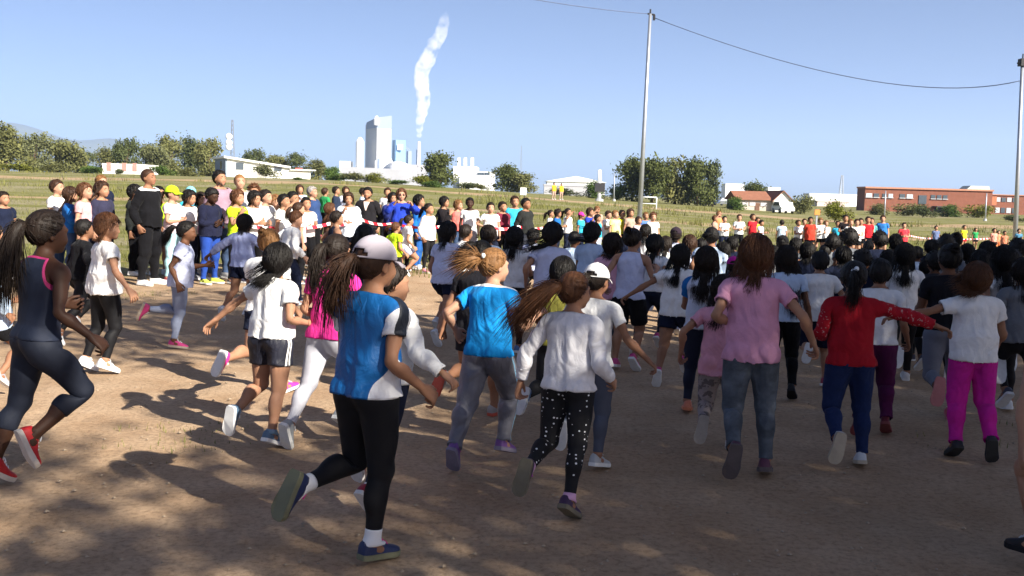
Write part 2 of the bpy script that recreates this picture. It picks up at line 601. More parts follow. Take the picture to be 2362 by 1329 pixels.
def garment_shape(T, ease, seed, over=None):
    """rest-pose positions and weights of the let-out garment"""
    V = T.V.copy(); N = T.N; W = T.W.copy()
    if T.kind == 'top':
        tors = np.abs(V[:, 0]) < .165
        arm = np.maximum(arm_t(V, 1), arm_t(V, -1)); isarm = (np.abs(V[:, 0]) > .135) & (arm > .02) & ((V[:, 2] > 1.0) | (np.abs(V[:, 0]) > .19))
        off = np.full(len(V), .006 + ease * .5)
        off[isarm] += .15 * ease + .18 * ease * np.clip((arm[isarm]) / .12, 0, 1.2)
        P = V + N * off[:, None]
        t = ~isarm & (V[:, 2] < 1.03)
        k = np.clip((1.03 - P[:, 2]) / .16, 0, 1)
        rx, ry = .112 + ease * 1.1 + k * ease * .9, .078 + ease * 1.2 + k * ease * .8
        q = np.sqrt((P[:, 0] / rx) ** 2 + (P[:, 1] / ry) ** 2)
        sc = np.where(t & (q < 1), 1 + (1 / np.maximum(q, .3) - 1) * k, 1)
        P[:, 0] *= sc; P[:, 1] *= sc
        fold = wob(P * np.array((1, 1, .45)), seed, 26)
        P += N * (fold * (.0015 + ease * .42) * np.where(isarm, .7, .35 + .9 * k))[:, None]
        low = np.clip((.80 - V[:, 2]) / .10, 0, 1) * (~isarm)       # hem hangs from the hips, not from the thighs
        for s_ in 'RL':
            mv = W[:, BI['thigh' + s_]] * low * .55
            W[:, BI['thigh' + s_]] -= mv; W[:, BI['pelvis']] += mv
    elif T.kind == 'bottom':
        P = V + N * (.004 + ease * .45)
        side = np.sign(V[:, 0])
        below = np.clip((.60 - V[:, 2]) / .15, 0, 1)
        ax = np.where(V[:, 2:3] < .66, np.stack([side * .077, np.zeros(len(V)), V[:, 2]], 1), V)
        rad = P - ax; rad[:, 2] = 0
        P += rad * (below * ease * 9)[:, None]
        fold = wob(P * np.array((1, 1, .7)), seed, 32)
        P += N * (fold * (.0008 + ease * .30) * (.4 + .6 * below))[:, None]
        if over is not None:
            k = np.clip((V[:, 2] - over - .005) / .03, 0, 1)[:, None]
            P = P * (1 - k) + (V - N * .003) * k
    else:
        P = V + N * .006
    if len(T.hem):
        P[T.hem[:, 0]] = P[T.hem[:, 1]] - N[T.hem[:, 1]] * .007
        W[T.hem[:, 0]] = W[T.hem[:, 1]]
    return P, W

# ------------------------------------------------------------------ posing
def rotx(a): c, s = math.cos(a), math.sin(a); return np.array(((1,0,0),(0,c,-s),(0,s,c)))
def roty(a): c, s = math.cos(a), math.sin(a); return np.array(((c,0,s),(0,1,0),(-s,0,c)))
def rotz(a): c, s = math.cos(a), math.sin(a); return np.array(((c,-s,0),(s,c,0),(0,0,1)))
def rot_to(a, b):
    a = Vector(a).normalized(); b = Vector(b).normalized()
    return np.array(a.rotation_difference(b).to_matrix())

def axis_rot(ax, ang): return np.array(Matrix.Rotation(ang, 3, Vector(ax)))

def solve(pose):
    """bone rotations and posed joints (local space, pelvis above the origin)"""
    g = pose.get
    lean, side, twist = R(g('lean', 0)), R(g('side', 0)), R(g('twist', 0))
    Rr = {}; Jp = {}
    Rr['pelvis'] = rotz(R(g('hipyaw', 0))) @ roty(side * .5) @ rotx(-lean * .55)
    Rr['spine'] = Rr['pelvis'] @ rotx(-lean * .2) @ rotz(-twist * .45) @ roty(side * .25)
    Rr['chest'] = Rr['spine'] @ rotx(-lean * .25) @ rotz(-twist * .55) @ roty(side * .25)
    hy, hp, hr = [R(a) for a in g('head', (0, 0, 0))]
    Rr['neck'] = Rr['chest'] @ rotz(-hy * .4) @ rotx(-hp * .4 + lean * .3) @ roty(hr * .4)
    Rr['head'] = Rr['neck'] @ rotz(-hy * .6) @ rotx(-hp * .6 + lean * .35) @ roty(hr * .6)
    for s_, sg in (('R', 1), ('L', -1)):
        ad = AD * np.array((sg, 1, 1))
        ua, fa = g(s_ + 'A', ((.25, 0, -1), (.1, .15, -1)))
        C = Rr['chest']
        ut = C @ np.array((ua[0] * sg, ua[1], ua[2])); ft = C @ np.array((fa[0] * sg, fa[1], fa[2]))
        Rr['uarm' + s_] = rot_to(C @ ad, ut) @ C
        U = Rr['uarm' + s_]
        Rr['farm' + s_] = rot_to(U @ ad, ft) @ U
        c = R(g('curl' + s_, 35))
        hb = g('wrist' + s_, 0)
        Rr['hand' + s_] = Rr['farm' + s_] @ roty(R(hb) * sg)
        Rr['fing' + s_] = Rr['hand' + s_] @ roty(c * sg)
        Rr['tip' + s_] = Rr['fing' + s_] @ roty(c * 1.15 * sg)
        fl, ab, kn, an = g(s_ + 'L', (0, 2, 2, 0))
        Rr['thigh' + s_] = Rr['pelvis'] @ rotx(lean * .55) @ rotx(R(fl)) @ roty(-R(ab) * sg)
        Rr['shin' + s_] = Rr['thigh' + s_] @ rotx(-R(kn))
        Rr['foot' + s_] = Rr['shin' + s_] @ rotx(-R(an)) @ rotz(-R(g('footyaw', 6)) * sg)
        Rr['toe' + s_] = Rr['foot' + s_] @ rotx(R(g('toe' + s_, max(0, an * .5))))
    for b in BONES:
        p = PARENT[b]
        Jp[b] = np.array(J[b]) if p is None else Jp[p] + Rr[p] @ (np.array(J[b]) - np.array(J[p]))
    M = np.zeros((len(BONES), 3, 4))
    for i, b in enumerate(BONES):
        M[i, :, :3] = Rr[b]; M[i, :, 3] = Jp[b] - Rr[b] @ np.array(J[b])
    return M, Rr, Jp

def skin(V, W, M):
    T = (W @ M.reshape(len(BONES), 12)).reshape(-1, 3, 4)
    return np.einsum('nij,nj->ni', T[:, :, :3], V) + T[:, :, 3]

def shape_body(V, sh):
    """build: girth, head size (rest pose)"""
    if not sh: return V
    P = V.copy()
    gx, hs = sh
    z = P[:, 2]
    k = np.clip((1.16 - z) / .06, 0, 1) * np.clip((.30 - np.abs(P[:, 0])) / .12, 0, 1)
    P[:, 0] *= 1 + (gx - 1) * k * np.clip((.30 - np.abs(P[:, 0])) / .18, .35, 1); P[:, 1] *= 1 + (gx - 1) * k
    kh = np.clip((z - 1.17) / .05, 0, 1) * (np.abs(P[:, 0]) < .12)
    c = np.array(J['head'])
    P += (P - c) * ((hs - 1) * kh)[:, None]
    return P

# ------------------------------------------------------------------ shoes
def shoe_rest(g):
    secs = [(-.068, .020, .050), (-.060, .029, .078), (-.040, .034, .090), (-.015, .035, .094), (.012, .036, .086), (.040, .038, .070),
            (.070, .042, .056), (.100, .043, .047), (.125, .038, .041), (.142, .026, .035), (.150, .012, .028)]
    up, so = MB(), MB()
    n = 12
    V = []
    for y, w_, h_ in secs:
        for k in range(n):
            a = math.pi * k / (n - 1)
            x = math.copysign(abs(math.cos(a)) ** .8, math.cos(a)) * w_
            V.append((.079 * g + x + .004 * g * (y > .08), y, .016 + (h_ - .016) * math.sin(a) ** .62))
    F = []
    for i in range(len(secs) - 1):
        for k in range(n - 1): F.append((i*n+k, i*n+k+1, (i+1)*n+k+1, (i+1)*n+k))
    F.append(tuple(range(n - 1, -1, -1))); F.append(tuple(range((len(secs) - 1) * n, len(secs) * n)))
    V2 = []
    outl = [(x, y, 1) for y, x, _ in secs]
    ring = [(w_ + .004, y) for y, w_, _ in secs] + [(-w_ - .004, y) for y, w_, _ in reversed(secs)]
    m = len(ring)
    for z, gr in ((-.004, -.003), (.004, .002), (.022, .0)):
        for x, y in ring: V2.append((.079 * g + x * (1 + gr * 10) + .004 * g * (y > .08), y * (1 + gr * 1.5), z))
    F2 = [tuple(range(m - 1, -1, -1)), tuple(range(2 * m, 3 * m))]
    for j in range(2):
        for k in range(m): F2.append((j*m+k, j*m+(k+1)%m, (j+1)*m+(k+1)%m, (j+1)*m+k))
    F2 = [f[::-1] for f in F2] if True else F2
    lc = MB()
    for i, y in enumerate((.020, .038, .056, .072)):
        z = [.085, .074, .066, .060][i]
        lc.tube([(.079 * g - .018, y - .004, z - .006), (.079 * g, y, z + .003), (.079 * g + .018, y - .004, z - .006)], .0042, 4)
    lc.tube([(.079 * g - .03, .030, .078), (.079 * g - .012, .022, .092), (.079 * g, .020, .088), (.079 * g + .012, .022, .092), (.079 * g + .03, .030, .078)], .0036, 4)
    return [(np.array(V), F), (np.array(V2), F2), (np.array(lc.V), lc.F)]
SHOES = {'R': shoe_rest(1), 'L': shoe_rest(-1)}

def shoe_w(V, s_):
    W = np.zeros((len(V), len(BONES)))
    t = np.clip((V[:, 1] - .070) / .035, 0, 1)
    W[:, BI['foot' + s_]] = 1 - t; W[:, BI['toe' + s_]] = t
    up = np.clip((V[:, 2] - .075) / .02, 0, .5) * (V[:, 1] < .02)
    W[:, BI['shin' + s_]] = up; W[:, BI['foot' + s_]] -= up * (1 - t); W[:, BI['toe' + s_]] -= up * t
    return W

# ------------------------------------------------------------------ hair
HEADC = np.array((0, -.010, 1.300))
def scalp_pt(u, v):
    """u around (0 = back, +-pi = front), v from 0 crown to 1 lower hairline"""
    au = abs(u)
    low = 1.235 + (1.352 - 1.235) * sstep(.9, 2.7, au) - .006 * math.cos(u)
    front = sstep(2.0, math.pi, au)
    ztop = 1.402
    ph = v * math.acos(max(-1, min(1, (low - 1.312) / .092)))
    r = math.sin(ph)
    return np.array((math.sin(u) * r * .078, -.016 - math.cos(u) * r * .093, 1.312 + math.cos(ph) * .092))

def hair_cap(lod, thick=.010, seed=0):
    nu, nv = (64, 14) if lod == 0 else ((44, 9) if lod == 1 else (26, 6))
    V, F = [], []
    rnd = random.Random(seed)
    ph = [rnd.uniform(0, 6) for _ in range(4)]
    for j in range(nv + 1):
        v = j / nv
        for i in range(nu):
            u = -math.pi + 2 * math.pi * i / nu
            p = scalp_pt(u, max(v, .001))
            n = (p - np.array((0, -.014, 1.300))); n /= np.linalg.norm(n)
            gv = math.sin(u * 23 + ph[0] + 2.2 * math.sin(v * 4 + ph[1])) + .8 * math.sin(u * 13 + v * 6 + ph[2])
            th = thick * (1 - .5 * max(0, v - .8) / .2) + (.0010 + thick * .055) * gv * min(1, v * 3)
            V.append(p + n * th)
    for j in range(nv):
        for i in range(nu): F.append((j*nu+i, j*nu+(i+1)%nu, (j+1)*nu+(i+1)%nu, (j+1)*nu+i))
    F = [f[::-1] for f in F]
    b = len(V)
    for i in range(nu):                                 # tuck the rim under
        V.append(HEADC + (V[nv * nu + i] - HEADC) * .90)
    for i in range(nu): F.append((nv*nu+(i+1)%nu, nv*nu+i, b+i, b+(i+1)%nu))
    return V, F

def lock(mb, pts, r0, r1, n=4, mid=1.0):
    m = len(pts); rad = []
    for i in range(m):
        t = i / (m - 1)
        rad.append((r0 + (r1 - r0) * t) * (1 + (mid - 1) * math.sin(math.pi * t)))
    mb.tube(pts, rad, n, True)

def bez(p0, p1, p2, p3, n):
    return [p0 * (1-t)**3 + p1 * 3*t*(1-t)**2 + p2 * 3*t*t*(1-t) + p3 * t**3 for t in [i / (n - 1) for i in range(n)]]

def hair_mesh(style, lod, M, seed, length=.25, blow=(0, -.55, -1), hs=1.0, capped=False, fluff=1.4):
    """hair in posed local space. style: short, crop, bob, long, pony, highpony, bun, curly"""
    rnd = random.Random(seed)
    Mh = M[BI['head']]
    c = np.array(J['head'])
    def P(p):
        p = np.array(p); p = c + (p - c) * hs
        return Mh[:, :3] @ p + Mh[:, 3]
    mb = MB()
    thick = dict(short=.012, crop=.004, bob=.022, long=.021, pony=.011, highpony=.010, bun=.010, curly=.030).get(style, .01)
    if capped: thick = .002
    capV, capF = hair_cap(lod, thick, seed)
    mb.add([P(p) for p in capV], capF)
    cnt = {0: .52, 1: .13, 2: .06}[lod]
    seg = {0: 6, 1: 4, 2: 3}[lod]
    fat = {0: 1.25, 1: 3.0, 2: 4.8}[lod]
    bl = np.array(blow, float); bl /= np.linalg.norm(bl)
    ns = 3
    def on(u, v, off):
        p = scalp_pt(u, v); n = p - HEADC
        return p + n / np.linalg.norm(n) * off
    rv = lambda k: np.array([rnd.uniform(-k, k) for _ in 'xyz'])
    if style in ('short', 'curly'):
        for _ in range(0 if capped else int((260 if style == 'short' else 330) * max(cnt, .25))):
            u = rnd.uniform(-math.pi, math.pi); v = rnd.uniform(.02, .97) ** .7
            p = on(u, v, thick - .003); n = p - HEADC; n /= np.linalg.norm(n)
            if style == 'short':
                q = on(u + rnd.uniform(-.25, .25), min(1.05, v + rnd.uniform(.12, .3)), thick + rnd.uniform(.001, .006))
                lock(mb, [Vector(P(p)), Vector(P((p + q) / 2 + n * .004)), Vector(P(q))], .0050 * min(fat, 1.7), .0015, 3)
            else:
                d = n + rv(.9); d /= np.linalg.norm(d); L = rnd.uniform(.018, .034)
                e = np.cross(d, n); lock(mb, [Vector(P(p)), Vector(P(p + d * L * .5 + e * .008)), Vector(P(p + d * L - e * .006))], .0065 * min(fat, 1.7), .0025, 3)
    elif style in ('bob', 'long'):
        for q in range(int(1000 * cnt)):
            u = max(-2.55, min(2.55, rnd.gauss(0, 1.2))); v = rnd.uniform(.0, .75) if not capped else rnd.uniform(.82, .95)
            off = thick + rnd.uniform(-.001, .005)
            top = [P(on(u * (.75 + .25 * min(1, f * 2)), v + (1 - v) * f, off)) for f in (0, .33, .66, 1.0)]
            e = scalp_pt(u, 1.0); en = e - HEADC; en[2] = 0; en /= max(1e-6, np.linalg.norm(en)); nW = Mh[:, :3] @ en
            L = length * rnd.uniform(.70, 1.08)
            p1 = top[-1]; wav = rv(.016)
            p2 = p1 + bl * L * .5 + nW * rnd.uniform(.0, .024) + wav
            p3 = p1 + bl * L + nW * rnd.uniform(-.014, .034) - wav * .7 + rv(.014) + np.array((0, 0, -.08 * L))
            pts = top[:-1] + bez(p1, p1 + (top[-1] - top[-2]) * .6, p2, p3, seg)
            lock(mb, [Vector(x) for x in pts], .0021 * fat, .0007, ns, 1.5)
    if style in ('pony', 'highpony', 'bun'):
        tie = np.array((0, -.118, 1.325)) if style == 'pony' and not capped else np.array((0, -.116, 1.312)) if style == 'pony' else np.array((0, -.104, 1.372))
        for q in range(int(430 * cnt) + 10):                # combed back to the tie
            u = rnd.uniform(-math.pi, math.pi) if not capped else rnd.uniform(-1.2, 1.2); v = rnd.uniform(.35, 1.0) if not capped else rnd.uniform(.86, 1.0)
            off = thick + rnd.uniform(-.001, .0035)
            tu, tv = 0.0, (.62 if style == 'pony' else .33)
            pts = []
            for f in (0, .3, .6, .85):
                # blend on the sphere of the head between root and tie
                a_ = on(u, v, 0) - HEADC; b_ = tie - HEADC; m_ = a_ * (1 - f) + b_ * f
                m_ /= np.linalg.norm(m_); ra, rb = np.linalg.norm(a_), np.linalg.norm(on(tu, tv, 0) - HEADC)
                pts.append(HEADC + m_ * (ra * (1 - f) + rb * f + off))
            pts.append(tie + rv(.008))
            lock(mb, [Vector(P(x)) for x in pts], .0022 * min(fat, 1.9), .0020, 3)
        T0 = P(tie)
        if style == 'bun':
            cc = T0 + Mh[:, :3] @ np.array((0, -.016, .006))
            for q in range(int(80 * cnt) + 10):
                a = rnd.uniform(0, 6.28); b2 = rnd.uniform(-1.2, 1.2); rr = .030 + rnd.uniform(0, .007)
                pts = []
                for k in range(5):
                    a2 = a + k * .55; cb = math.cos(b2)
                    pts.append(Vector(cc + Mh[:, :3] @ np.array((math.cos(a2) * rr * cb, math.sin(b2) * rr * .9, math.sin(a2) * rr * cb))))
                lock(mb, pts, .007 * min(fat, 1.6), .003, ns)
        else:
            bk = Mh[:, :3] @ np.array((0, -1, .25))
            side_ = Mh[:, :3] @ np.array((1, 0, 0))
            wv = side_ * rnd.uniform(.025, .045) * rnd.choice((-1, 1))
            core = bez(T0, T0 + bk * .06, T0 + bk * .045 + bl * length * .5 + wv * .9, T0 + bl * length * .86 - wv * .4 + np.array((0, 0, -.08 * length)), 7)
            mb.tube([Vector(x) for x in core], [.010, .016 * fluff ** .8, .022 * fluff ** .8, .024 * fluff ** .8, .021 * fluff ** .8, .015 * fluff ** .8, .003], 9)
            for q in range(int(720 * cnt) + 8):
                sp = np.array([rnd.gauss(0, 1) for _ in 'xyz']) * fluff
                L = length * rnd.uniform(.62, 1.06)
                p0 = T0 + sp / fluff * .004
                p1 = T0 + bk * .06 + sp * .008
                p2 = T0 + bk * .045 + bl * L * .55 + sp * .015 + wv
                p3 = T0 + bl * L + sp * (.010 + .016 * rnd.random()) - wv * .5 + np.array((0, 0, -.10 * L))
                pts = bez(p0, p1, p2, p3, seg)
                ph_ = rnd.uniform(0, 6.28); am = rnd.uniform(.003, .009)
                pts = [x + side_ * am * math.sin(ph_ + i * 1.5) * (i / seg) for i, x in enumerate(pts)]
                lock(mb, [Vector(x) for x in pts], .0017 * fat, .0006, ns, 1.7)
    return mesh_np('hair', mb.V, mb.F)

# ------------------------------------------------------------------ people's materials
def skin_mat(tone):
    k = 'skin' + str(tone)
    if k in MATS: return MATS[k]
    cols = {0: (.44, .255, .175), 1: (.36, .195, .122), 2: (.27, .138, .082), 3: (.135, .062, .034), 4: (.045, .020, .012)}
    c = cols[tone]
    m, t, p = new_mat(k)
    tc = nd(t, 'ShaderNodeTexCoord').outputs['Object']
    f = noise(t, tc, 9, 5, .6)
    t.links.new(ramp(t, f, [(.3, (c[0] * .86, c[1] * .80, c[2] * .78)), (.7, (c[0] * 1.06, c[1] * 1.04, c[2] * 1.02))]), p.inputs['Base Color'])
    p.inputs['Roughness'].default_value = .62
    p.inputs['Specular IOR Level'].default_value = .25
    p.inputs['Subsurface Weight'].default_value = .08
    p.inputs['Subsurface Radius'].default_value = (.012, .005, .003)
    p.inputs['Subsurface Scale'].default_value = .5
    MATS[k] = m
    return m

def hair_mat(name):
    k = 'hair_' + name
    if k in MATS: return MATS[k]
    c = dict(black=(.0065, .005, .0045), dark=(.013, .0075, .005), brown=(.036, .016, .008), chestnut=(.085, .034, .014), light=(.19, .092, .034), blond=(.36, .21, .085), grey=(.28, .26, .25))[name]
    m, t, p = new_mat(k)
    tc = nd(t, 'ShaderNodeTexCoord').outputs['Object']
    mp = nd(t, 'ShaderNodeMapping'); mp.inputs['Scale'].default_value = (1, 1, .25); t.links.new(tc, mp.inputs[0])
    f = noise(t, mp.outputs[0], 46, 4, .7)
    t.links.new(ramp(t, f, [(.25, [x * .5 for x in c]), (.75, [x * 1.55 for x in c])]), p.inputs['Base Color'])
    p.inputs['Roughness'].default_value = .58
    p.inputs['Specular IOR Level'].default_value = .28
    bump(t, f, .9, .008, p.inputs['Normal'])
    MATS[k] = m
    return m

def cloth_mat(col, kind='cotton', pat=None):
    k = 'cloth_%s_%s_%s' % ('_'.join('%.3f' % x for x in col), kind, pat)
    if k in MATS: return MATS[k]
    m, t, p = new_mat(k)
    at = nd(t, 'ShaderNodeAttribute', attribute_name='rest')
    vec = at.outputs['Vector']
    sep = nd(t, 'ShaderNodeSeparateXYZ'); t.links.new(vec, sep.inputs[0])
    X, Y, Z = sep.outputs
    f = noise(t, vec, 14, 5, .6)
    c = ramp(t, f, [(.3, [x * .86 for x in col]), (.72, [min(1, x * 1.04) for x in col])])
    ax = math_n(t, 'ABSOLUTE', X)
    if pat == 'kit':            # white side panel, dark shoulder band
        a = math_n(t, 'LESS_THAN', math_n(t, 'ADD', Z, math_n(t, 'MULTIPLY', math_n(t, 'SUBTRACT', .115, ax), 3.4)), .935)
        a = math_n(t, 'MULTIPLY', a, math_n(t, 'GREATER_THAN', ax, .097))
        c = mixc(t, a, c, (.78, .78, .80))
        b = math_n(t, 'MULTIPLY', math_n(t, 'GREATER_THAN', ax, .11), math_n(t, 'LESS_THAN', math_n(t, 'ABSOLUTE', math_n(t, 'ADD', Y, .006)), .022))
        b = math_n(t, 'MULTIPLY', b, math_n(t, 'GREATER_THAN', Z, .99))
        c = mixc(t, b, c, (.016, .02, .03))
    elif pat == 'sidestripe':
        b = math_n(t, 'MULTIPLY', math_n(t, 'GREATER_THAN', ax, .1), math_n(t, 'LESS_THAN', math_n(t, 'ABSOLUTE', math_n(t, 'SUBTRACT', math_n(t, 'ABSOLUTE', math_n(t, 'ADD', Y, .012)), .010)), .0055))
        c = mixc(t, b, c, (.8, .8, .8))
    elif pat == 'piping':       # pale line down the outer seam
        b = math_n(t, 'MULTIPLY', math_n(t, 'GREATER_THAN', ax, .09), math_n(t, 'LESS_THAN', math_n(t, 'ABSOLUTE', Y), .006))
        c = mixc(t, b, c, (.25, .5, .7))
    elif pat == 'dots':
        vo = nd(t, 'ShaderNodeTexVoronoi'); vo.inputs['Scale'].default_value = 34; t.links.new(vec, vo.inputs['Vector'])
        vo.inputs['Randomness'].default_value = .55
        b = math_n(t, 'LESS_THAN', vo.outputs['Distance'], .19)
        c = mixc(t, b, c, (.75, .75, .78))
    elif pat == 'raglan':       # coloured sleeves and yoke on a pale body
        b = math_n(t, 'GREATER_THAN', math_n(t, 'ADD', ax, math_n(t, 'MULTIPLY', Z, .30)), .450)
        c = mixc(t, b, c, (.012, .12, .36))
    elif pat == 'collar':
        b = math_n(t, 'GREATER_THAN', math_n(t, 'ADD', Z, math_n(t, 'MULTIPLY', Y, .32)), 1.132)
        c = mixc(t, b, c, (.75, .78, .8))
    elif pat == 'marl':         # worn denim
        f2 = noise(t, vec, 6, 4, .6)
        c = mixc(t, ramp(t, f2, [(.42, 0), (.66, 1)]), c, [x * 2.1 for x in col])
    elif pat == 'print':        # pale scribble on the sleeves
        f2 = noise(t, vec, 60, 2, .5)
        b = math_n(t, 'MULTIPLY', math_n(t, 'GREATER_THAN', f2, .62), math_n(t, 'GREATER_THAN', ax, .19))
        c = mixc(t, b, c, (.42, .22, .22))
    elif pat == 'pinkpipe':     # pink binding at neck and armholes
        e1 = math_n(t, 'GREATER_THAN', math_n(t, 'ADD', ax, math_n(t, 'MULTIPLY', math_n(t, 'SUBTRACT', Z, 1.10), .25)), .089)
        e1 = math_n(t, 'MULTIPLY', e1, math_n(t, 'GREATER_THAN', Z, .985))
        e2 = math_n(t, 'GREATER_THAN', math_n(t, 'ADD', Z, math_n(t, 'MULTIPLY', math_n(t, 'ADD', Y, .05), .32)), 1.152)
        c = mixc(t, math_n(t, 'MAXIMUM', e1, e2), c, (.36, .03, .13))
    elif pat == 'camo':
        f2 = noise(t, vec, 24, 2, .5)
        c = mixc(t, math_n(t, 'GREATER_THAN', f2, .55), c, [x * .45 for x in col])
    elif pat == 'hoop':
        b = math_n(t, 'LESS_THAN', math_n(t, 'ABSOLUTE', math_n(t, 'SUBTRACT', Z, .93)), .018)
        c = mixc(t, b, c, (.8, .8, .8))
    elif pat == 'vest':         # red front number bib look: plain with darker panel
        b = math_n(t, 'LESS_THAN', ax, .05)
        c = mixc(t, b, c, [x * .6 for x in col])
    elif pat == 'ziptop':       # pale zip opening and chest badge in front
        b = math_n(t, 'MULTIPLY', math_n(t, 'LESS_THAN', math_n(t, 'ADD', ax, math_n(t, 'MULTIPLY', math_n(t, 'SUBTRACT', 1.13, Z), .3)), .045), math_n(t, 'GREATER_THAN', Y, .0))
        b = math_n(t, 'MULTIPLY', b, math_n(t, 'GREATER_THAN', Z, 1.0))
        c = mixc(t, b, c, (.7, .55, .5))
    t.links.new(c, p.inputs['Base Color'])
    p.inputs['Roughness'].default_value = {'cotton': .92, 'lycra': .68, 'nylon': .5, 'satin': .4}[kind]
    p.inputs['Specular IOR Level'].default_value = {'cotton': .10, 'lycra': .2, 'nylon': .3, 'satin': .5}[kind]
    if kind == 'cotton': p.inputs['Sheen Weight'].default_value = .03
    mp = nd(t, 'ShaderNodeMapping'); mp.inputs['Scale'].default_value = (1.0, 1.0, .5); mp.inputs['Rotation'].default_value = (.3, .5, .0)
    t.links.new(vec, mp.inputs[0])
    f3 = noise(t, mp.outputs[0], 9 if kind != 'lycra' else 16, 2, .45, .5)
    f4 = noise(t, mp.outputs[0], 24, 3, .55, 1.2)
    f3 = math_n(t, 'ADD', f3, math_n(t, 'MULTIPLY', f4, .16))
    bump(t, f3, .9 if kind != 'lycra' else .28, .055 if kind != 'lycra' else .014, p.inputs['Normal'])
    MATS[k] = m
    return m

# ------------------------------------------------------------------ assembling one person
MCACHE = {}
def posed_mesh(key, tm, V, W, M, shape):
    me = tm.me.copy(); me.name = key
    P = skin(shape_body(V, shape), W, M)
    me.vertices.foreach_set('co', P.astype(np.float32).ravel()); me.update()
    return me, P

BOTTOM = {'leggings': (.80, .095, .0), 'capri': (.80, .235, .0), 'trousers': (.81, .062, .014), 'loose': (.81, .055, .022), 'jeans': (.81, .072, .006),
          'shorts': (.80, .545, .018), 'longshorts': (.80, .435, .022), 'bermuda': (.80, .40, .018)}
TOPEASE = {'tight': .004, 'fit': .009, 'tee': .015, 'loose': .022, 'jacket': .026}

def pose_key(pose): return repr(sorted(pose.items()))

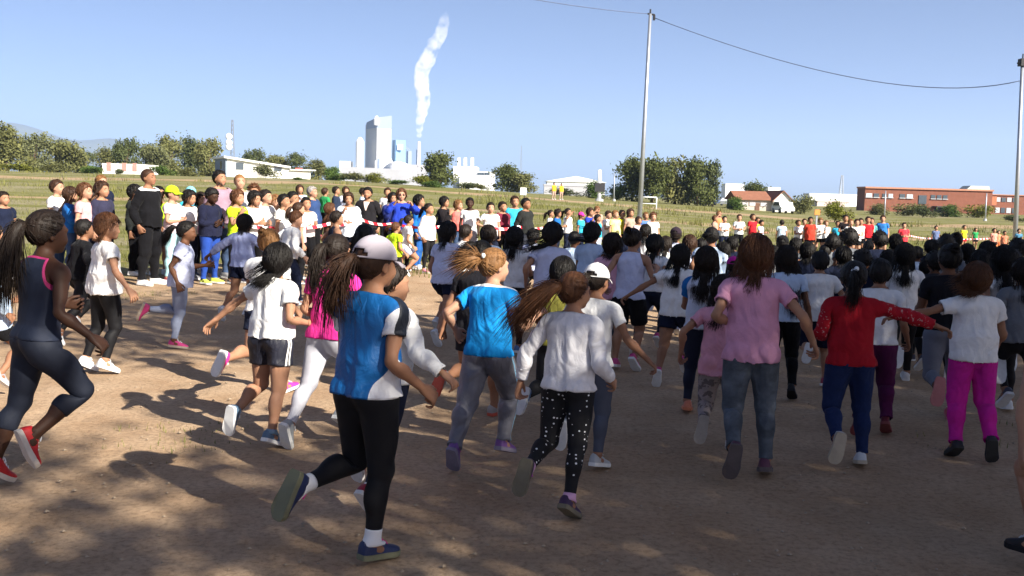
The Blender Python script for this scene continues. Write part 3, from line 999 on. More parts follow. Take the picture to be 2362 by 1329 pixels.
def build_person(pose, spec, lod):
    """returns the body object (local space) with clothing children; spec is a dict"""
    M, Rr, Jp = solve(pose)
    pk = pose_key(pose)
    sh = (spec.get('girth', 1.12), spec.get('hs', 1.02))
    top, sleeve, hem, ease = spec.get('top', ('tee', 'short', .72, None))[:4] if len(spec.get('top', ())) == 4 else (*spec.get('top', ('tee', 'short', .72)), None)
    bot = spec.get('bottom', 'leggings')
    bt = BOTTOM[bot]
    seed = spec.get('seed', 1)
    ez = TOPEASE[top]
    gs = seed % 5 if lod == 0 else seed % 2
    # body, drawn in a little where clothes cover it
    bk = ('body', pk, lod, sleeve, hem, bot, sh, spec.get('barefoot'))
    if bk not in MCACHE:
        T = BODY[lod]; V = T.V.copy()
        at = np.maximum(arm_t(V, 1), arm_t(V, -1)); onarm = (np.abs(V[:, 0]) > .135) & (V[:, 2] > .60)
        tt = ARM_T[sleeve]
        cov = np.zeros(len(V))
        tors = (~onarm) & (V[:, 2] < 1.135) & (V[:, 2] > hem + .012)
        if sleeve == 'tank': tors &= (np.abs(V[:, 0]) < .088) | (V[:, 2] < .97)
        cov[tors] = 1
        if tt: cov[onarm & (at < tt - .012)] = 1
        cov[(~onarm) & (V[:, 2] < bt[0] - .01) & (V[:, 2] > bt[1] + .012) & (np.abs(V[:, 0]) < .2)] = 1
        sf = (V[:, 2] < .075) & (np.abs(V[:, 0]) < .2)
        V = V - T.N * (cov * .007 + sf * .008)[:, None]
        V[:, 2] = np.where(sf, np.maximum(V[:, 2], .012), V[:, 2])
        MCACHE[bk] = posed_mesh('person', T, V, T.W, M, sh)
    me, P = MCACHE[bk]
    o = obj('person', me, skin_mat(spec.get('skin', 1)))
    # top
    T = garment('top', sleeve, hem, lod)
    k = ('top', pk, lod, sleeve, hem, top, sh, gs)
    if k not in MCACHE:
        V, W = garment_shape(T, ez, gs)
        MCACHE[k] = posed_mesh('top', T, V, W, M, sh)
    tn = spec.get('topname', {'long': 'long_sleeved_shirt', 'tank': 'vest_top'}.get(sleeve, 't_shirt'))
    shirt = obj(tn, MCACHE[k][0], cloth_mat(spec.get('c', (.8, .8, .8)), spec.get('cloth', 'cotton'), spec.get('pat')), o)
    # bottom
    T = garment('bottom', bt[0], bt[1], lod)
    k = ('bot', pk, lod, bot, sh, gs, hem)
    if k not in MCACHE:
        V, W = garment_shape(T, bt[2], gs + 7, hem)
        MCACHE[k] = posed_mesh('bottom', T, V, W, M, sh)
    bn = {'leggings': 'leggings', 'capri': 'leggings', 'shorts': 'shorts', 'longshorts': 'shorts', 'bermuda': 'shorts'}.get(bot, 'trousers')
    obj(bn, MCACHE[k][0], cloth_mat(spec.get('bc', (.01, .01, .014)), 'lycra' if bot in ('leggings', 'capri') else spec.get('bcloth', 'cotton'), spec.get('bpat')), o)
    # socks
    if spec.get('sock'):
        T = garment('sock', spec.get('sockh', .125), .060, lod)
        for g in (1, -1):
            k = ('sock', pk, lod, spec.get('sockh', .125), sh, g)
            if k not in MCACHE:
                V, W = garment_shape(T, 0, 1)
                Pk = skin(shape_body(V, sh), W, M)
                keep = V[:, 0] * g > 0; ids = np.cumsum(keep) - 1
                MCACHE[k] = mesh_np('sock', Pk[keep], [[ids[i] for i in p.vertices] for p in T.me.polygons if keep[p.vertices[0]]])
            obj('sock', MCACHE[k], cloth_mat(spec['sock']), o)
    # shoes
    minz = 9; contact = None
    for s_ in 'RL':
        (V, F), (V2, F2), (V3, F3) = SHOES[s_]
        k = ('shoe', pk, s_)
        if k not in MCACHE:
            MCACHE[k] = [(mesh_np('shoe', skin(v, shoe_w(v, s_), M), f, i == 0), skin(v, shoe_w(v, s_), M)) for i, (v, f) in enumerate(((V, F), (V2, F2), (V3, F3)))]
        (m1, _), (m2, P2), (m3, _) = MCACHE[k]
        so = obj('shoe', m1, cloth_mat(spec.get('shoe', (.6, .6, .62)), 'nylon'), o)
        obj('sole', m2, plain('sole%s' % (spec.get('sole', (.7, .7, .7)),), spec.get('sole', (.7, .7, .7)), .7, .15, 20), so)
        if lod == 0: obj('laces', m3, plain('lace%s' % (spec.get('lace', (.7, .7, .7)),), spec.get('lace', (.7, .7, .7)), .8), so)
        z = P2[:, 2].min()
        if z < minz:
            minz = z; contact = P2[P2[:, 2] < z + .02].mean(0)
    # hair
    hstyle = spec.get('hair', 'pony')
    if hstyle != 'bald':
        k = ('hair', pk, lod, hstyle, spec.get('hl', .25), spec.get('blow', (0, -.5, -1)), sh[1], seed % 3, bool(spec.get('cap')), spec.get('fluff', 1.4))
        if k not in MCACHE: MCACHE[k] = hair_mesh(hstyle, lod, M, seed % 3, spec.get('hl', .25), spec.get('blow', (0, -.5, -1)), sh[1], bool(spec.get('cap')), spec.get('fluff', 1.4))
        obj('hair', MCACHE[k], hair_mat(spec.get('hc', 'dark')), o)
    Mh = M[BI['head']]; hc = np.array(J['head'])
    def PH_(p):
        p = hc + (np.array(p) - hc) * sh[1]
        return Mh[:, :3] @ p + Mh[:, 3]
    # face
    if spec.get('face', False):
        for g in (1, -1):
            mb = MB(); ell_into(mb, (.029 * g, .0745, 1.296), (.0150, .007, .0085), 8, 6, PH_)
            e = mb.build('eye', plain('eye_dark', (.02, .012, .01), .2, .1), o, True)
            mb = MB(); mb.tube([PH_((.014 * g, .086, 1.316)), PH_((.030 * g, .085, 1.322)), PH_((.047 * g, .072, 1.315))], [.0032, .0040, .002], 4)
            mb.build('eyebrow', hair_mat('black' if spec.get('hc') != 'blond' else 'light'), o, True)
        mb = MB(); ell_into(mb, (0, .0865, 1.233), (.020, .006, .0055), 8, 6, PH_)
        mb.build('mouth', plain('lips%d' % spec.get('skin', 1), (.34, .10, .085) if spec.get('skin', 1) < 3 else (.12, .045, .04), .45, .1), o, True)
        if spec.get('beard'):
            mb = MB()
            for i in range(60):
                rr = random.Random(i); a = rr.uniform(-1.3, 1.3); z = rr.uniform(1.205, 1.245)
                p = (math.sin(a) * .056, .020 + math.cos(a) * .058, z)
                lock(mb, [Vector(PH_(p)), Vector(PH_((p[0] * 1.05, p[1] + .004, p[2] - .016)))], .006, .002, 3)
            mb.build('beard', hair_mat('black'), o)
    if spec.get('glasses'):
        mb = MB()
        for g in (1, -1):
            ell_into(mb, (.030 * g, .088, 1.294), (.023, .006, .017), 10, 6, PH_)
            mb.tube([PH_((.052 * g, .080, 1.298)), PH_((.074 * g, .0, 1.296))], .0025, 4)
        mb.tube([PH_((-.01, .092, 1.298)), PH_((.01, .092, 1.298))], .003, 4)
        mb.build('sunglasses', plain('dark_lens', (.03, .012, .012), .15, .1), o, True)
    if spec.get('cap'):
        build_cap(spec['cap'], PH_, o, lod, spec.get('capback', False))
    if spec.get('tieball'):
        mb = MB(); ell_into(mb, (0.02, -.112, 1.352), (.016, .014, .018), 8, 6, PH_); ell_into(mb, (-.002, -.118, 1.336), (.014, .012, .016), 8, 6, PH_)
        mb.build('hair_tie', plain('tie%s' % (spec['tieball'],), spec['tieball'], .4, .1), o, True)
    return o, M, P, minz, contact, PH_((0, -.01, 1.40)), PH_((0, 0, 1.30))

def ell_into(mb, c, r, nu, nv, tf=lambda p: p):
    V, F = [], []
    for j in range(nv + 1):
        ph = math.pi * j / nv
        for i in range(nu):
            a = 2 * math.pi * i / nu
            V.append(tf((c[0] + r[0] * math.sin(ph) * math.cos(a), c[1] + r[1] * math.sin(ph) * math.sin(a), c[2] + r[2] * math.cos(ph))))
    for j in range(nv):
        for i in range(nu): F.append((j*nu+i, (j+1)*nu+i, (j+1)*nu+(i+1)%nu, j*nu+(i+1)%nu))
    mb.add(V, F)

def build_cap(col, tf, parent, lod, back):
    """six-panel crown with peak; the back has the arched opening over the strap"""
    n, m = (32, 10)
    V, F = [], []
    for j in range(m + 1):
        ph = (math.pi / 2 + .12) * j / m
        for i in range(n):
            a = 2 * math.pi * i / n
            seam = 1 - .016 * math.exp(-((((a / (math.pi / 3)) % 1) - .5) ** 2) / .004) * 0
            rx, ry, rz = .090, .107, .101
            V.append((rx * math.sin(ph) * math.sin(a), -.012 - ry * math.sin(ph) * math.cos(a), 1.318 + rz * max(-.03, math.cos(ph)) * 1.0))
    for j in range(m):
        for i in range(n):
            a = min(i, n - i - 1) / n * 2 * math.pi + .1
            if .48 * (j - (m - 4)) > 0 and j < m - 1 and a < .62 - (m - 1 - j) * .12: continue     # opening
            F.append((j*n+i, (j+1)*n+i, (j+1)*n+(i+1)%n, j*n+(i+1)%n)[::-1])
    c = MB(); c.add([tf(p) for p in V], F)
    mat = cloth_mat(col)
    cap = c.build('cap', mat, parent, True)
    md = cap.modifiers.new('thick', 'SOLIDIFY'); md.thickness = .003; md.offset = 1
    V, F = [], []
    for k, (d, zz) in enumerate(((0, 0), (.035, .004), (.07, -.004))):
        for i in range(11):
            a = R(-62 + 124 * i / 10)
            rr = 1 + 0
            x = .086 * math.sin(a); y = -.012 + .100 * math.cos(a) + d * math.cos(a * .8) ** .7
            V.append((x, y, 1.314 + zz - .10 * d * 1.6 - .25 * d * (x / .086) ** 2))
    for k in range(2):
        for i in range(10): F.append((k*11+i, k*11+i+1, (k+1)*11+i+1, (k+1)*11+i))
    pk = MB(); pk.add([tf(p) for p in V], F)
    po = pk.build('peak', mat, cap, True)
    md = po.modifiers.new('thick', 'SOLIDIFY'); md.thickness = .004
    bt = MB(); ell_into(bt, (0, -.012, 1.419), (.007, .007, .004), 8, 4, tf); bt.build('button', mat, cap, True)

PEOPLE = []
def place(px, spec, pose, label, yaw=0, foot=None, headpy=None, d=None, lod=1, group='children running in the race', H=None, headpx=None):
    """foot=(px,py) of the contact foot, or d (depth); headpy = picture row of the head top"""
    o, M, P, minz, contact, htop, hc = build_person(pose, spec, lod)
    ca, sa = math.cos(-R(yaw)), math.sin(-R(yaw))
    rot = lambda p: (p[0] * ca - p[1] * sa, p[0] * sa + p[1] * ca)
    if foot is not None:
        G = ground_hit(*foot)
        cx, cy = rot(contact); hx, hy = rot(htop)
        s = 1.0
        for _ in range(4):
            dh = G.y + s * (hy - cy)
            X = G.x + s * (hx - cx)
            r = ray(PW / 2 + X / dh * FPX, headpy)
            s = (CAM_Z + r.z * dh - G.z) / (htop[2] - minz)
        loc = Vector((G.x - s * cx, G.y - s * cy, G.z - s * minz))
        if headpx is not None:
            kx, ky = rot(hc); dh = loc.y + s * ky
            loc.x = ray(headpx, headpy).x * dh - s * kx
    else:
        hx, hy = rot(hc)
        r = ray(px, headpy if headpy is not None else 500)
        gz = ground_z(r.x * d, d)
        if headpy is not None: s = (CAM_Z + r.z * d - gz) / (htop[2] - minz)
        else: s = H / 1.40
        loc = Vector((r.x * d - s * hx, d - s * hy, 0))
        loc.z = ground_z(loc.x, loc.y) - s * minz
    o.location = loc; o.rotation_euler = (0, 0, -R(yaw)); o.scale = (s, s, s)
    tag(o, label, 'person', group)
    PEOPLE.append((round(s * 1.40, 2), round(loc.y, 1), label))
    return o
# ================================================================== the setting
def ground_mat():
    m, t, p = new_mat('ground')
    tc = nd(t, 'ShaderNodeTexCoord').outputs['Object']
    sep = nd(t, 'ShaderNodeSeparateXYZ'); t.links.new(tc, sep.inputs[0])
    X, Y, Z = sep.outputs
    big = noise(t, tc, .22, 5, .6)
    med = noise(t, tc, 1.6, 6, .65)
    fine = noise(t, tc, 28, 5, .7)
    grit = noise(t, tc, 140, 3, .7)
    # sandy earth: pale trodden patches, damp browner ones, grit
    dirt = ramp(t, med, [(.28, (.34, .218, .130)), (.52, (.455, .318, .208)), (.75, (.55, .405, .280))])
    dirt = mixc(t, ramp(t, big, [(.40, 0), (.62, .55)]), dirt, (.30, .20, .118))
    dirt = mixc(t, ramp(t, fine, [(.35, .55), (.55, 0)]), dirt, (.17, .115, .072))
    dirt = mixc(t, ramp(t, grit, [(.60, 0), (.72, .7)]), dirt, (.52, .43, .32))
    # grass: mown green, straw, bare streaks
    st = nd(t, 'ShaderNodeMapping'); st.inputs['Scale'].default_value = (.10, .45, 1); t.links.new(tc, st.inputs[0])
    streak = noise(t, st.outputs[0], .55, 5, .6)
    g1 = noise(t, tc, .55, 6, .7)
    grass = ramp(t, g1, [(.25, (.095, .105, .022)), (.45, (.150, .152, .042)), (.60, (.205, .190, .072)), (.78, (.27, .235, .125))])
    grass = mixc(t, ramp(t, streak, [(.46, 0), (.62, .8)]), grass, (.29, .25, .165))
    grass = mixc(t, ramp(t, noise(t, tc, 7, 4, .7), [(.35, .6), (.55, 0)]), grass, (.048, .060, .014))
    # where the field starts
    edge = math_n(t, 'SUBTRACT', Y, math_n(t, 'ADD', math_n(t, 'MULTIPLY', math_n(t, 'MAXIMUM', X, -8.0), .62), 22.0))
    edge = math_n(t, 'ADD', edge, math_n(t, 'MULTIPLY', math_n(t, 'SUBTRACT', big, .5), 14.0))
    edge = math_n(t, 'ADD', edge, math_n(t, 'MULTIPLY', math_n(t, 'SUBTRACT', med, .5), 9.0))
    k = math_n(t, 'MULTIPLY', edge, .45, True)
    far = math_n(t, 'MULTIPLY', math_n(t, 'SUBTRACT', Y, 34.0), .2, True)
    k = math_n(t, 'MAXIMUM', k, math_n(t, 'MULTIPLY', far, math_n(t, 'GREATER_THAN', math_n(t, 'SUBTRACT', Y, X), 12.0)), True)
    # dirt tracks across the field
    wv = math_n(t, 'MULTIPLY', math_n(t, 'SUBTRACT', noise(t, tc, .035, 2), .5), 40.0)
    for y0, wd in ((62.0, 2.6), (98.0, 4.0)):
        a = math_n(t, 'ABSOLUTE', math_n(t, 'SUBTRACT', math_n(t, 'ADD', Y, wv), y0))
        tr = math_n(t, 'MULTIPLY', math_n(t, 'SUBTRACT', wd, a), .5, True)
        k = math_n(t, 'MULTIPLY', k, math_n(t, 'SUBTRACT', 1.0, math_n(t, 'MULTIPLY', tr, .8)))
    c = mixc(t, k, dirt, grass)
    t.links.new(c, p.inputs['Base Color'])
    p.inputs['Roughness'].default_value = .95
    p.inputs['Specular IOR Level'].default_value = .08
    vo = nd(t, 'ShaderNodeTexVoronoi', feature='SMOOTH_F1'); vo.inputs['Scale'].default_value = 3.6; vo.inputs['Randomness'].default_value = 1.0
    mp = nd(t, 'ShaderNodeMapping'); mp.inputs['Scale'].default_value = (1.0, .55, 1); mp.inputs['Rotation'].default_value = (0, 0, .5); t.links.new(tc, mp.inputs[0]); t.links.new(mp.outputs[0], vo.inputs['Vector'])
    scuff = ramp(t, vo.outputs['Distance'], [(.10, 0), (.34, 1)])
    med = math_n(t, 'ADD', med, math_n(t, 'MULTIPLY', scuff, .45))
    hgt = math_n(t, 'ADD', math_n(t, 'MULTIPLY', med, .6), math_n(t, 'ADD', math_n(t, 'MULTIPLY', fine, .3), math_n(t, 'MULTIPLY', grit, .12)))
    bump(t, hgt, .8, .05, p.inputs['Normal'])
    return m

def build_ground():
    ys = list(np.concatenate([np.arange(-30, 4, 2.0), np.arange(4, 30, .7), np.arange(30, 140, 3.0), np.geomspace(140, 9500, 34)]))
    V, F = [], []
    nx = 91
    for y in ys:
        hw = max(60, y * .95) if y < 3000 else y * .9
        for i in range(nx):
            u = -1 + 2 * i / (nx - 1)
            x = hw * (u * .45 + u ** 3 * .55)
            z = ground_z(x, y)
            if y < 40: z += .012 * math.sin(x * 2.1 + y * 1.3) * math.sin(y * 1.7 - x * .8)
            V.append((x, y, z))
    for j in range(len(ys) - 1):
        for i in range(nx - 1): F.append((j*nx+i, j*nx+i+1, (j+1)*nx+i+1, (j+1)*nx+i))
    g = obj('ground', mesh_np('ground', V, F), ground_mat())
    tag(g, 'sandy playground earth running into a rough grass field', None, None, 'structure')
build_ground()

# hills on the horizon
def build_hills():
    pts = []
    n = 90
    V, F = [], []
    for i in range(n + 1):
        x = -7600 + i * (7600 + 400) / n
        prof = 470 * (1 - sstep(-4300, -1150, x)) + 40 * math.sin(x * .0021) * (1 - sstep(-3000, -1200, x)) + 14 * math.sin(x * .009)
        prof = max(prof, 0)
        for j, (dy, kz) in enumerate(((0, -.02), (260, .25), (600, .62), (900, .9), (1150, 1.0), (1900, .3))):
            V.append((x, 7000 + dy + 60 * math.sin(x * .004 + j), -6 + prof * kz * (1 + .06 * math.sin(x * .006 + j * 2))))
    for i in range(n):
        for j in range(5): F.append((i*6+j, (i+1)*6+j, (i+1)*6+j+1, i*6+j+1))
    tag(obj('hills', mesh_np('hills', V, F), plain('hill', (.10, .105, .06), .95, .4, .004)), 'low blue hills on the horizon', None, None, 'structure')
build_hills()

# ------------------------------------------------------------------ trees, shrubs
def leaf_mat(name, col, var=.45):
    if name in MATS: return MATS[name]
    m, t, p = new_mat(name)
    tc = nd(t, 'ShaderNodeTexCoord').outputs['Object']
    f = noise(t, tc, .9, 4, .7)
    c = ramp(t, f, [(.25, [x * (1 - var) for x in col]), (.5, col), (.8, (col[0] * 1.7, col[1] * 1.5, col[2] * 1.2))])
    t.links.new(c, p.inputs['Base Color'])
    p.inputs['Roughness'].default_value = .75
    p.inputs['Specular IOR Level'].default_value = .2
    tr = nd(t, 'ShaderNodeBsdfTranslucent'); t.links.new(c, tr.inputs[0])
    mx = nd(t, 'ShaderNodeMixShader'); mx.inputs[0].default_value = .12
    t.links.new(p.outputs[0], mx.inputs[1]); t.links.new(tr.outputs[0], mx.inputs[2])
    t.links.new(mx.outputs[0], t.nodes['Material Output'].inputs[0])
    MATS[name] = m
    return m

def crown_mesh(seed, clumps, n, leaf):
    """clumps: list of (centre, radii); n leaves spread through their volume, bunched on twigs"""
    rr = np.random.RandomState(seed)
    unit = lambda v: v / np.maximum(1e-9, np.linalg.norm(v, axis=-1, keepdims=True))
    C = np.array([c for c, _ in clumps], float); Rd = np.array([r for _, r in clumps], float)
    vol = Rd.prod(1) ** .7; vol /= vol.sum()
    per = 7; m = n // per
    ci = rr.choice(len(clumps), size=m, p=vol)
    d = unit(rr.normal(size=(m, 3)))
    rad = rr.uniform(.35, 1.0, (m, 1)) ** .45 * (1 + .12 * rr.normal(size=(m, 1)))
    tw = np.repeat(C[ci] + d * Rd[ci] * rad, per, 0); d = np.repeat(d, per, 0); k = len(tw)
    q = tw + rr.normal(size=(k, 3)) * leaf * .9
    a = unit(rr.normal(size=(k, 3)) + d * .6)
    b = unit(np.cross(a, rr.normal(size=(k, 3)))); e = np.cross(a, b)
    L = leaf * rr.uniform(.6, 1.3, (k, 1)); W = L * rr.uniform(.35, .6, (k, 1))
    V = np.stack([q - b * L * .5, q + e * W * .5, q + b * L * .5, q - e * W * .5], 1).reshape(-1, 3)
    me = to_mesh_tri(V, np.arange(4 * k).reshape(-1, 4))
    me.name = 'crown'
    return me

def bark(): return plain('bark', (.11, .075, .05), .95, .5, 6, .1, 0, .6)

def trunk_mesh(seed, h, r, limbs, lean=0.0):
    rr = random.Random(seed)
    mb = MB()
    pts = [(lean * (z / h) ** 1.5 * h + rr.uniform(-.03, .03) * h * (z > 0), rr.uniform(-.03, .03) * h * (z > 0), z) for z in (0, h * .2, h * .45, h * .7, h)]
    mb.tube(pts, [r * 1.25, r, r * .85, r * .65, r * .25], 8)
    for (tx, ty, tz) in limbs:
        z0 = h * rr.uniform(.4, .75)
        f = z0 / h
        b = Vector((lean * f ** 1.5 * h, 0, z0)); e = Vector((tx, ty, tz))
        mid = (b + e) / 2 + Vector((0, 0, -.06 * h))
        mb.tube([b, mid, e], [r * .5, r * .35, r * .12], 6)
    return mesh_np('trunk', mb.V, mb.F)

TREES = {}
def tree_kind(kind, seed):
    """unit tree 1 m tall, 1 m wide roughly; returns (trunk mesh, crown mesh)"""
    if (kind, seed) in TREES: return TREES[(kind, seed)]
    rr = random.Random(seed * 7 + len(kind))
    cl = []
    if kind == 'round':                       # stone-pine like head on a short trunk
        for _ in range(15):
            a = rr.uniform(0, 6.28); q = rr.uniform(0, .34)
            cl.append(((math.cos(a) * q, math.sin(a) * q, rr.uniform(.24, .86) - q * .35), (rr.uniform(.14, .2),) * 2 + (rr.uniform(.11, .16),)))
        n, lf, tr = 4200, .075, .60
    elif kind == 'broad':
        for _ in range(13):
            a = rr.uniform(0, 6.28); q = rr.uniform(.05, .40)
            cl.append(((math.cos(a) * q, math.sin(a) * q, rr.uniform(.20, .88) - q * .45), (rr.uniform(.12, .2),) * 2 + (rr.uniform(.10, .17),)))
        n, lf, tr = 4600, .072, .5
    elif kind == 'shrub':
        for _ in range(9):
            a = rr.uniform(0, 6.28); q = rr.uniform(.0, .40)
            cl.append(((math.cos(a) * q, math.sin(a) * q, rr.uniform(.22, .72) - q * .3), (rr.uniform(.14, .2),) * 2 + (rr.uniform(.16, .26),)))
        n, lf, tr = 2200, .085, .35
    limbs = [(c[0][0] * .8, c[0][1] * .8, c[0][2]) for c in cl[:6]]
    TREES[(kind, seed)] = (trunk_mesh(seed, tr, .028 if kind != 'shrub' else .015, limbs), crown_mesh(seed, cl, n, lf))
    return TREES[(kind, seed)]

def tree(name, label, kind, seed, px, d, ytop, wpx, mat, group, ybase=None, cat='tree'):
    r = ray(px, ytop)
    z0 = ground_z(r.x * d, d)
    h = CAM_Z + r.z * d - z0
    wd = wpx * d / FPX
    tm, cm = tree_kind(kind, seed)
    o = empty(name, (r.x * d, d, z0), seed * 1.3)
    o.scale = (wd, wd, h)
    obj('trunk' if kind != 'shrub' else 'stem', tm, bark(), o)
    obj('crown' if kind != 'shrub' else 'foliage', cm, mat, o)
    return tag(o, label, cat, group)

OL = leaf_mat('leaf_olive', (.135, .14, .05)); DG = leaf_mat('leaf_dark', (.075, .092, .034)); PN = leaf_mat('leaf_pine', (.075, .090, .024))
YG = leaf_mat('leaf_yellow', (.155, .165, .022)); GG = leaf_mat('leaf_green', (.075, .125, .024)); GR = leaf_mat('leaf_grey', (.125, .135, .060))
LG = 'trees along the left edge of the field'
for i, (px, yt, wp, mt, lab) in enumerate([
        (12, 284, 120, OL, 'broad olive-green tree below the blue hills'), (78, 300, 100, GR, 'greyish loose tree between two olive-green trees'), (140, 306, 105, OL, 'olive-green tree at the falling end of the tree row'),
        (196, 346, 70, DG, 'low dark tree under the foot of the hills'), (246, 340, 66, OL, 'small olive tree beside the low white building'), (292, 312, 80, DG, 'tall dark tree behind the low white building'),
        (345, 316, 84, GR, 'grey-green tree behind the tall man in black'), (392, 312, 90, OL, 'olive tree among the tall trees by the lattice antenna'), (440, 316, 84, DG, 'dark tree in front of the olive clump'),
        (482, 312, 84, OL, 'squarish olive tree next to the white building with shade-grey end wall')]):
    tree('broadleaf_tree', lab, 'broad', i % 4, px, 150 + (i * 37) % 30, yt, wp, mt, LG)
for i, (px, yt, wp, d, mt, lab) in enumerate([
        (45, 376, 90, 128, YG, 'yellowish shrub at the foot of the leftmost trees'), (130, 374, 80, 126, OL, 'olive shrub at the edge of the field'), (205, 378, 60, 124, GG, 'green shrub beside the low white building'),
        (372, 380, 60, 130, GG, 'green shrub behind the tall man in black'), (440, 384, 70, 120, OL, 'olive shrub near the shade-grey end wall'), (272, 386, 24, 128, DG, 'small dark shrub against the low white building')]):
    tree('shrub', lab, 'shrub', i % 3, px, d, yt, wp, mt, 'shrubs along the left tree row', cat='shrub')
for i, (px, yt, wp, d, mt, lab) in enumerate([
        (588, 338, 74, 190, DG, 'dark tree rising behind the white building roof'), (636, 346, 80, 185, OL, 'olive tree behind the middle of the white building'), (688, 352, 76, 182, DG, 'dark tree behind the low end of the white building'),
        (734, 368, 70, 176, OL, 'olive tree sloping down from the white building'), (768, 382, 50, 170, GG, 'small green tree before the cement works')]):
    tree('broadleaf_tree', lab, 'broad', (i + 1) % 4, px, d, yt, wp, mt, 'trees behind the white building')
for i, (px, yt, wp, d, mt, lab) in enumerate([
        (612, 376, 66, 128, GR, 'grey-green shrub against the white building wall'), (690, 408, 40, 112, GG, 'small shrub at the end of the white building'), (775, 394, 70, 130, GG, 'green shrub left of the long hedge'), (820, 396, 74, 128, OL, 'olive shrub below the white tower'),
        (868, 396, 76, 126, YG, 'yellow-green shrub below the blue block of the works'), (912, 412, 60, 122, GG, 'low green shrub beside the grey shed'), (975, 402, 60, 118, YG, 'yellowish shrub at the foot of the round pine'), (1000, 416, 74, 112, GG, 'green shrub in front of the round pine'),
        (1075, 416, 70, 126, DG, 'dark low shrub right of the round pine'), (1110, 424, 40, 122, OL, 'low olive shrub before the white depot'), (1375, 412, 66, 150, GG, 'bright green shrub behind the dark-boxed pole'), (1424, 414, 50, 150, GG, 'bright green shrub beside the pine clump'),
        (1300, 432, 90, 150, DG, 'low dark hedge shrub before the white warehouse'), (1700, 450, 60, 130, GG, 'green shrub beside the parked cars'), (1850, 438, 62, 128, OL, 'olive shrub beside the white gable'), (1928, 458, 74, 92, YG, 'yellow-green bush standing alone before the brick school'),
        (2030, 466, 60, 150, OL, 'olive shrub at the near corner of the brick school'), (2096, 462, 76, 152, OL, 'broad shrub before the brick school windows'), (2130, 470, 60, 140, DG, 'dark shrub before the brick school'), (2195, 468, 70, 150, GG, 'green shrub before the blank brick wall'),
        (2258, 464, 70, 148, YG, 'yellow shrub by the thin pole at the brick school'), (2335, 494, 60, 120, DG, 'dark shrub near the floodlight pole')]):
    tree('shrub', lab, 'shrub', i % 3, px, d, yt, wp, mt, 'shrubs along the far edge of the field', cat='shrub')
tree('pine_tree', 'single round-headed pine before the cement works', 'round', 1, 1016, 140, 346, 104, PN, None)
for i, (px, yt, wp, d, mt, lab) in enumerate([(1172, 378, 90, 160, PN, 'pine left of the lattice mast'), (1210, 396, 84, 158, OL, 'olive pine sloping right of the lattice mast'), (1742, 412, 66, 165, PN, 'small round pine above the red-roofed house')]):
    tree('pine_tree', lab, 'round', i, px, d, yt, wp, mt, None)
for i, (px, yt, wp, d, mt, lab) in enumerate([(1462, 360, 100, 150, PN, 'dark pine left of the tall net pole'), (1508, 350, 104, 146, PN, 'tall pine behind the tall net pole'), (1562, 354, 96, 150, OL, 'olive pine in the middle of the clump'), (1612, 358, 100, 148, PN, 'pine with spreading head in the clump'), (1648, 372, 66, 152, DG, 'dark pine at the right end of the clump')]):
    tree('pine_tree', lab, 'round', (i * 2) % 5, px, d, yt, wp, mt, 'clump of pines behind the net pole')

# the pines beside the playground whose shade lies over the runners
PINES = {}
def shade_pine(x, y, h, rad, n, seed, label, leaf=.20, like=None):
    """like = (height, radius, leaves): share that pine's meshes, scaled to this one's size"""
    h0, r0, n0 = like or (h, rad, n)
    if (seed, h0, r0) not in PINES:
        rr = random.Random(seed)
        cl = []
        for _ in range(15):
            a = rr.uniform(0, 6.28); q = r0 * math.sqrt(rr.uniform(0, 1)) * .85
            cl.append(((math.cos(a) * q, math.sin(a) * q, h0 + rr.uniform(-1.3, 1.0)), (rr.uniform(.24, .40) * r0, rr.uniform(.24, .40) * r0, rr.uniform(.5, .9))))
        limbs = [(c[0][0] * .8, c[0][1] * .8, c[0][2]) for c in cl[:9]]
        PINES[(seed, h0, r0)] = (trunk_mesh(seed, h0, .22, limbs), crown_mesh(seed, cl, int(n0 * .7), leaf))
    tm, cm = PINES[(seed, h0, r0)]
    o = empty('shade_pine', (x, y, ground_z(x, y)), 0 if like is None else x)
    o.scale = (rad / r0, rad / r0, h / h0)
    obj('trunk', tm, bark(), o)
    obj('crown', cm, PN, o)
    tag(o, label, 'tree', 'pines shading the playground')
SHADE = [  # shadow centre on the ground (x, y), crown height, radius, leaves
    (5.2, 6.2, 7.0, 4.4, 17000, 'spreading pine shading the near corner of the playground'),
    (8.0, 12.5, 7.5, 4.8, 25000, 'spreading pine shading the middle of the race'),
    (11.5, 19.0, 7.0, 3.8, 24000, 'spreading pine shading the far runners'),
    (0.6, 11.2, 7.5, 3.2, 15000, 'thinner pine shading the band behind the front runners'),
    (-4.2, 12.6, 8.5, 2.4, 7000, 'pine with open crown reaching over the track'),
    (2.4, 3.2, 6.5, 3.0, 10500, 'pine beside the camera with a dense crown'),
    (1.5, 6.3, 7.0, 2.3, 5600, 'pine shading the runners at the front of the pack'),
    (3.2, 8.8, 7.2, 3.2, 8500, 'pine shading the middle of the pack'),
    (0.3, 4.3, 7.4, 1.7, 3000, 'slim pine shading the capped runner'),
    (-2.3, 3.2, 8.0, 2.0, 4200, 'tall open pine dappling the near ground')]
for i, (sx, sy, h, rad, n, lab) in enumerate(SHADE):
    k = h / math.tan(SUN_EL)
    shade_pine(sx + k * math.sin(SUN_AZ), sy + k * math.cos(SUN_AZ), h, rad, n, 40 + i, lab)

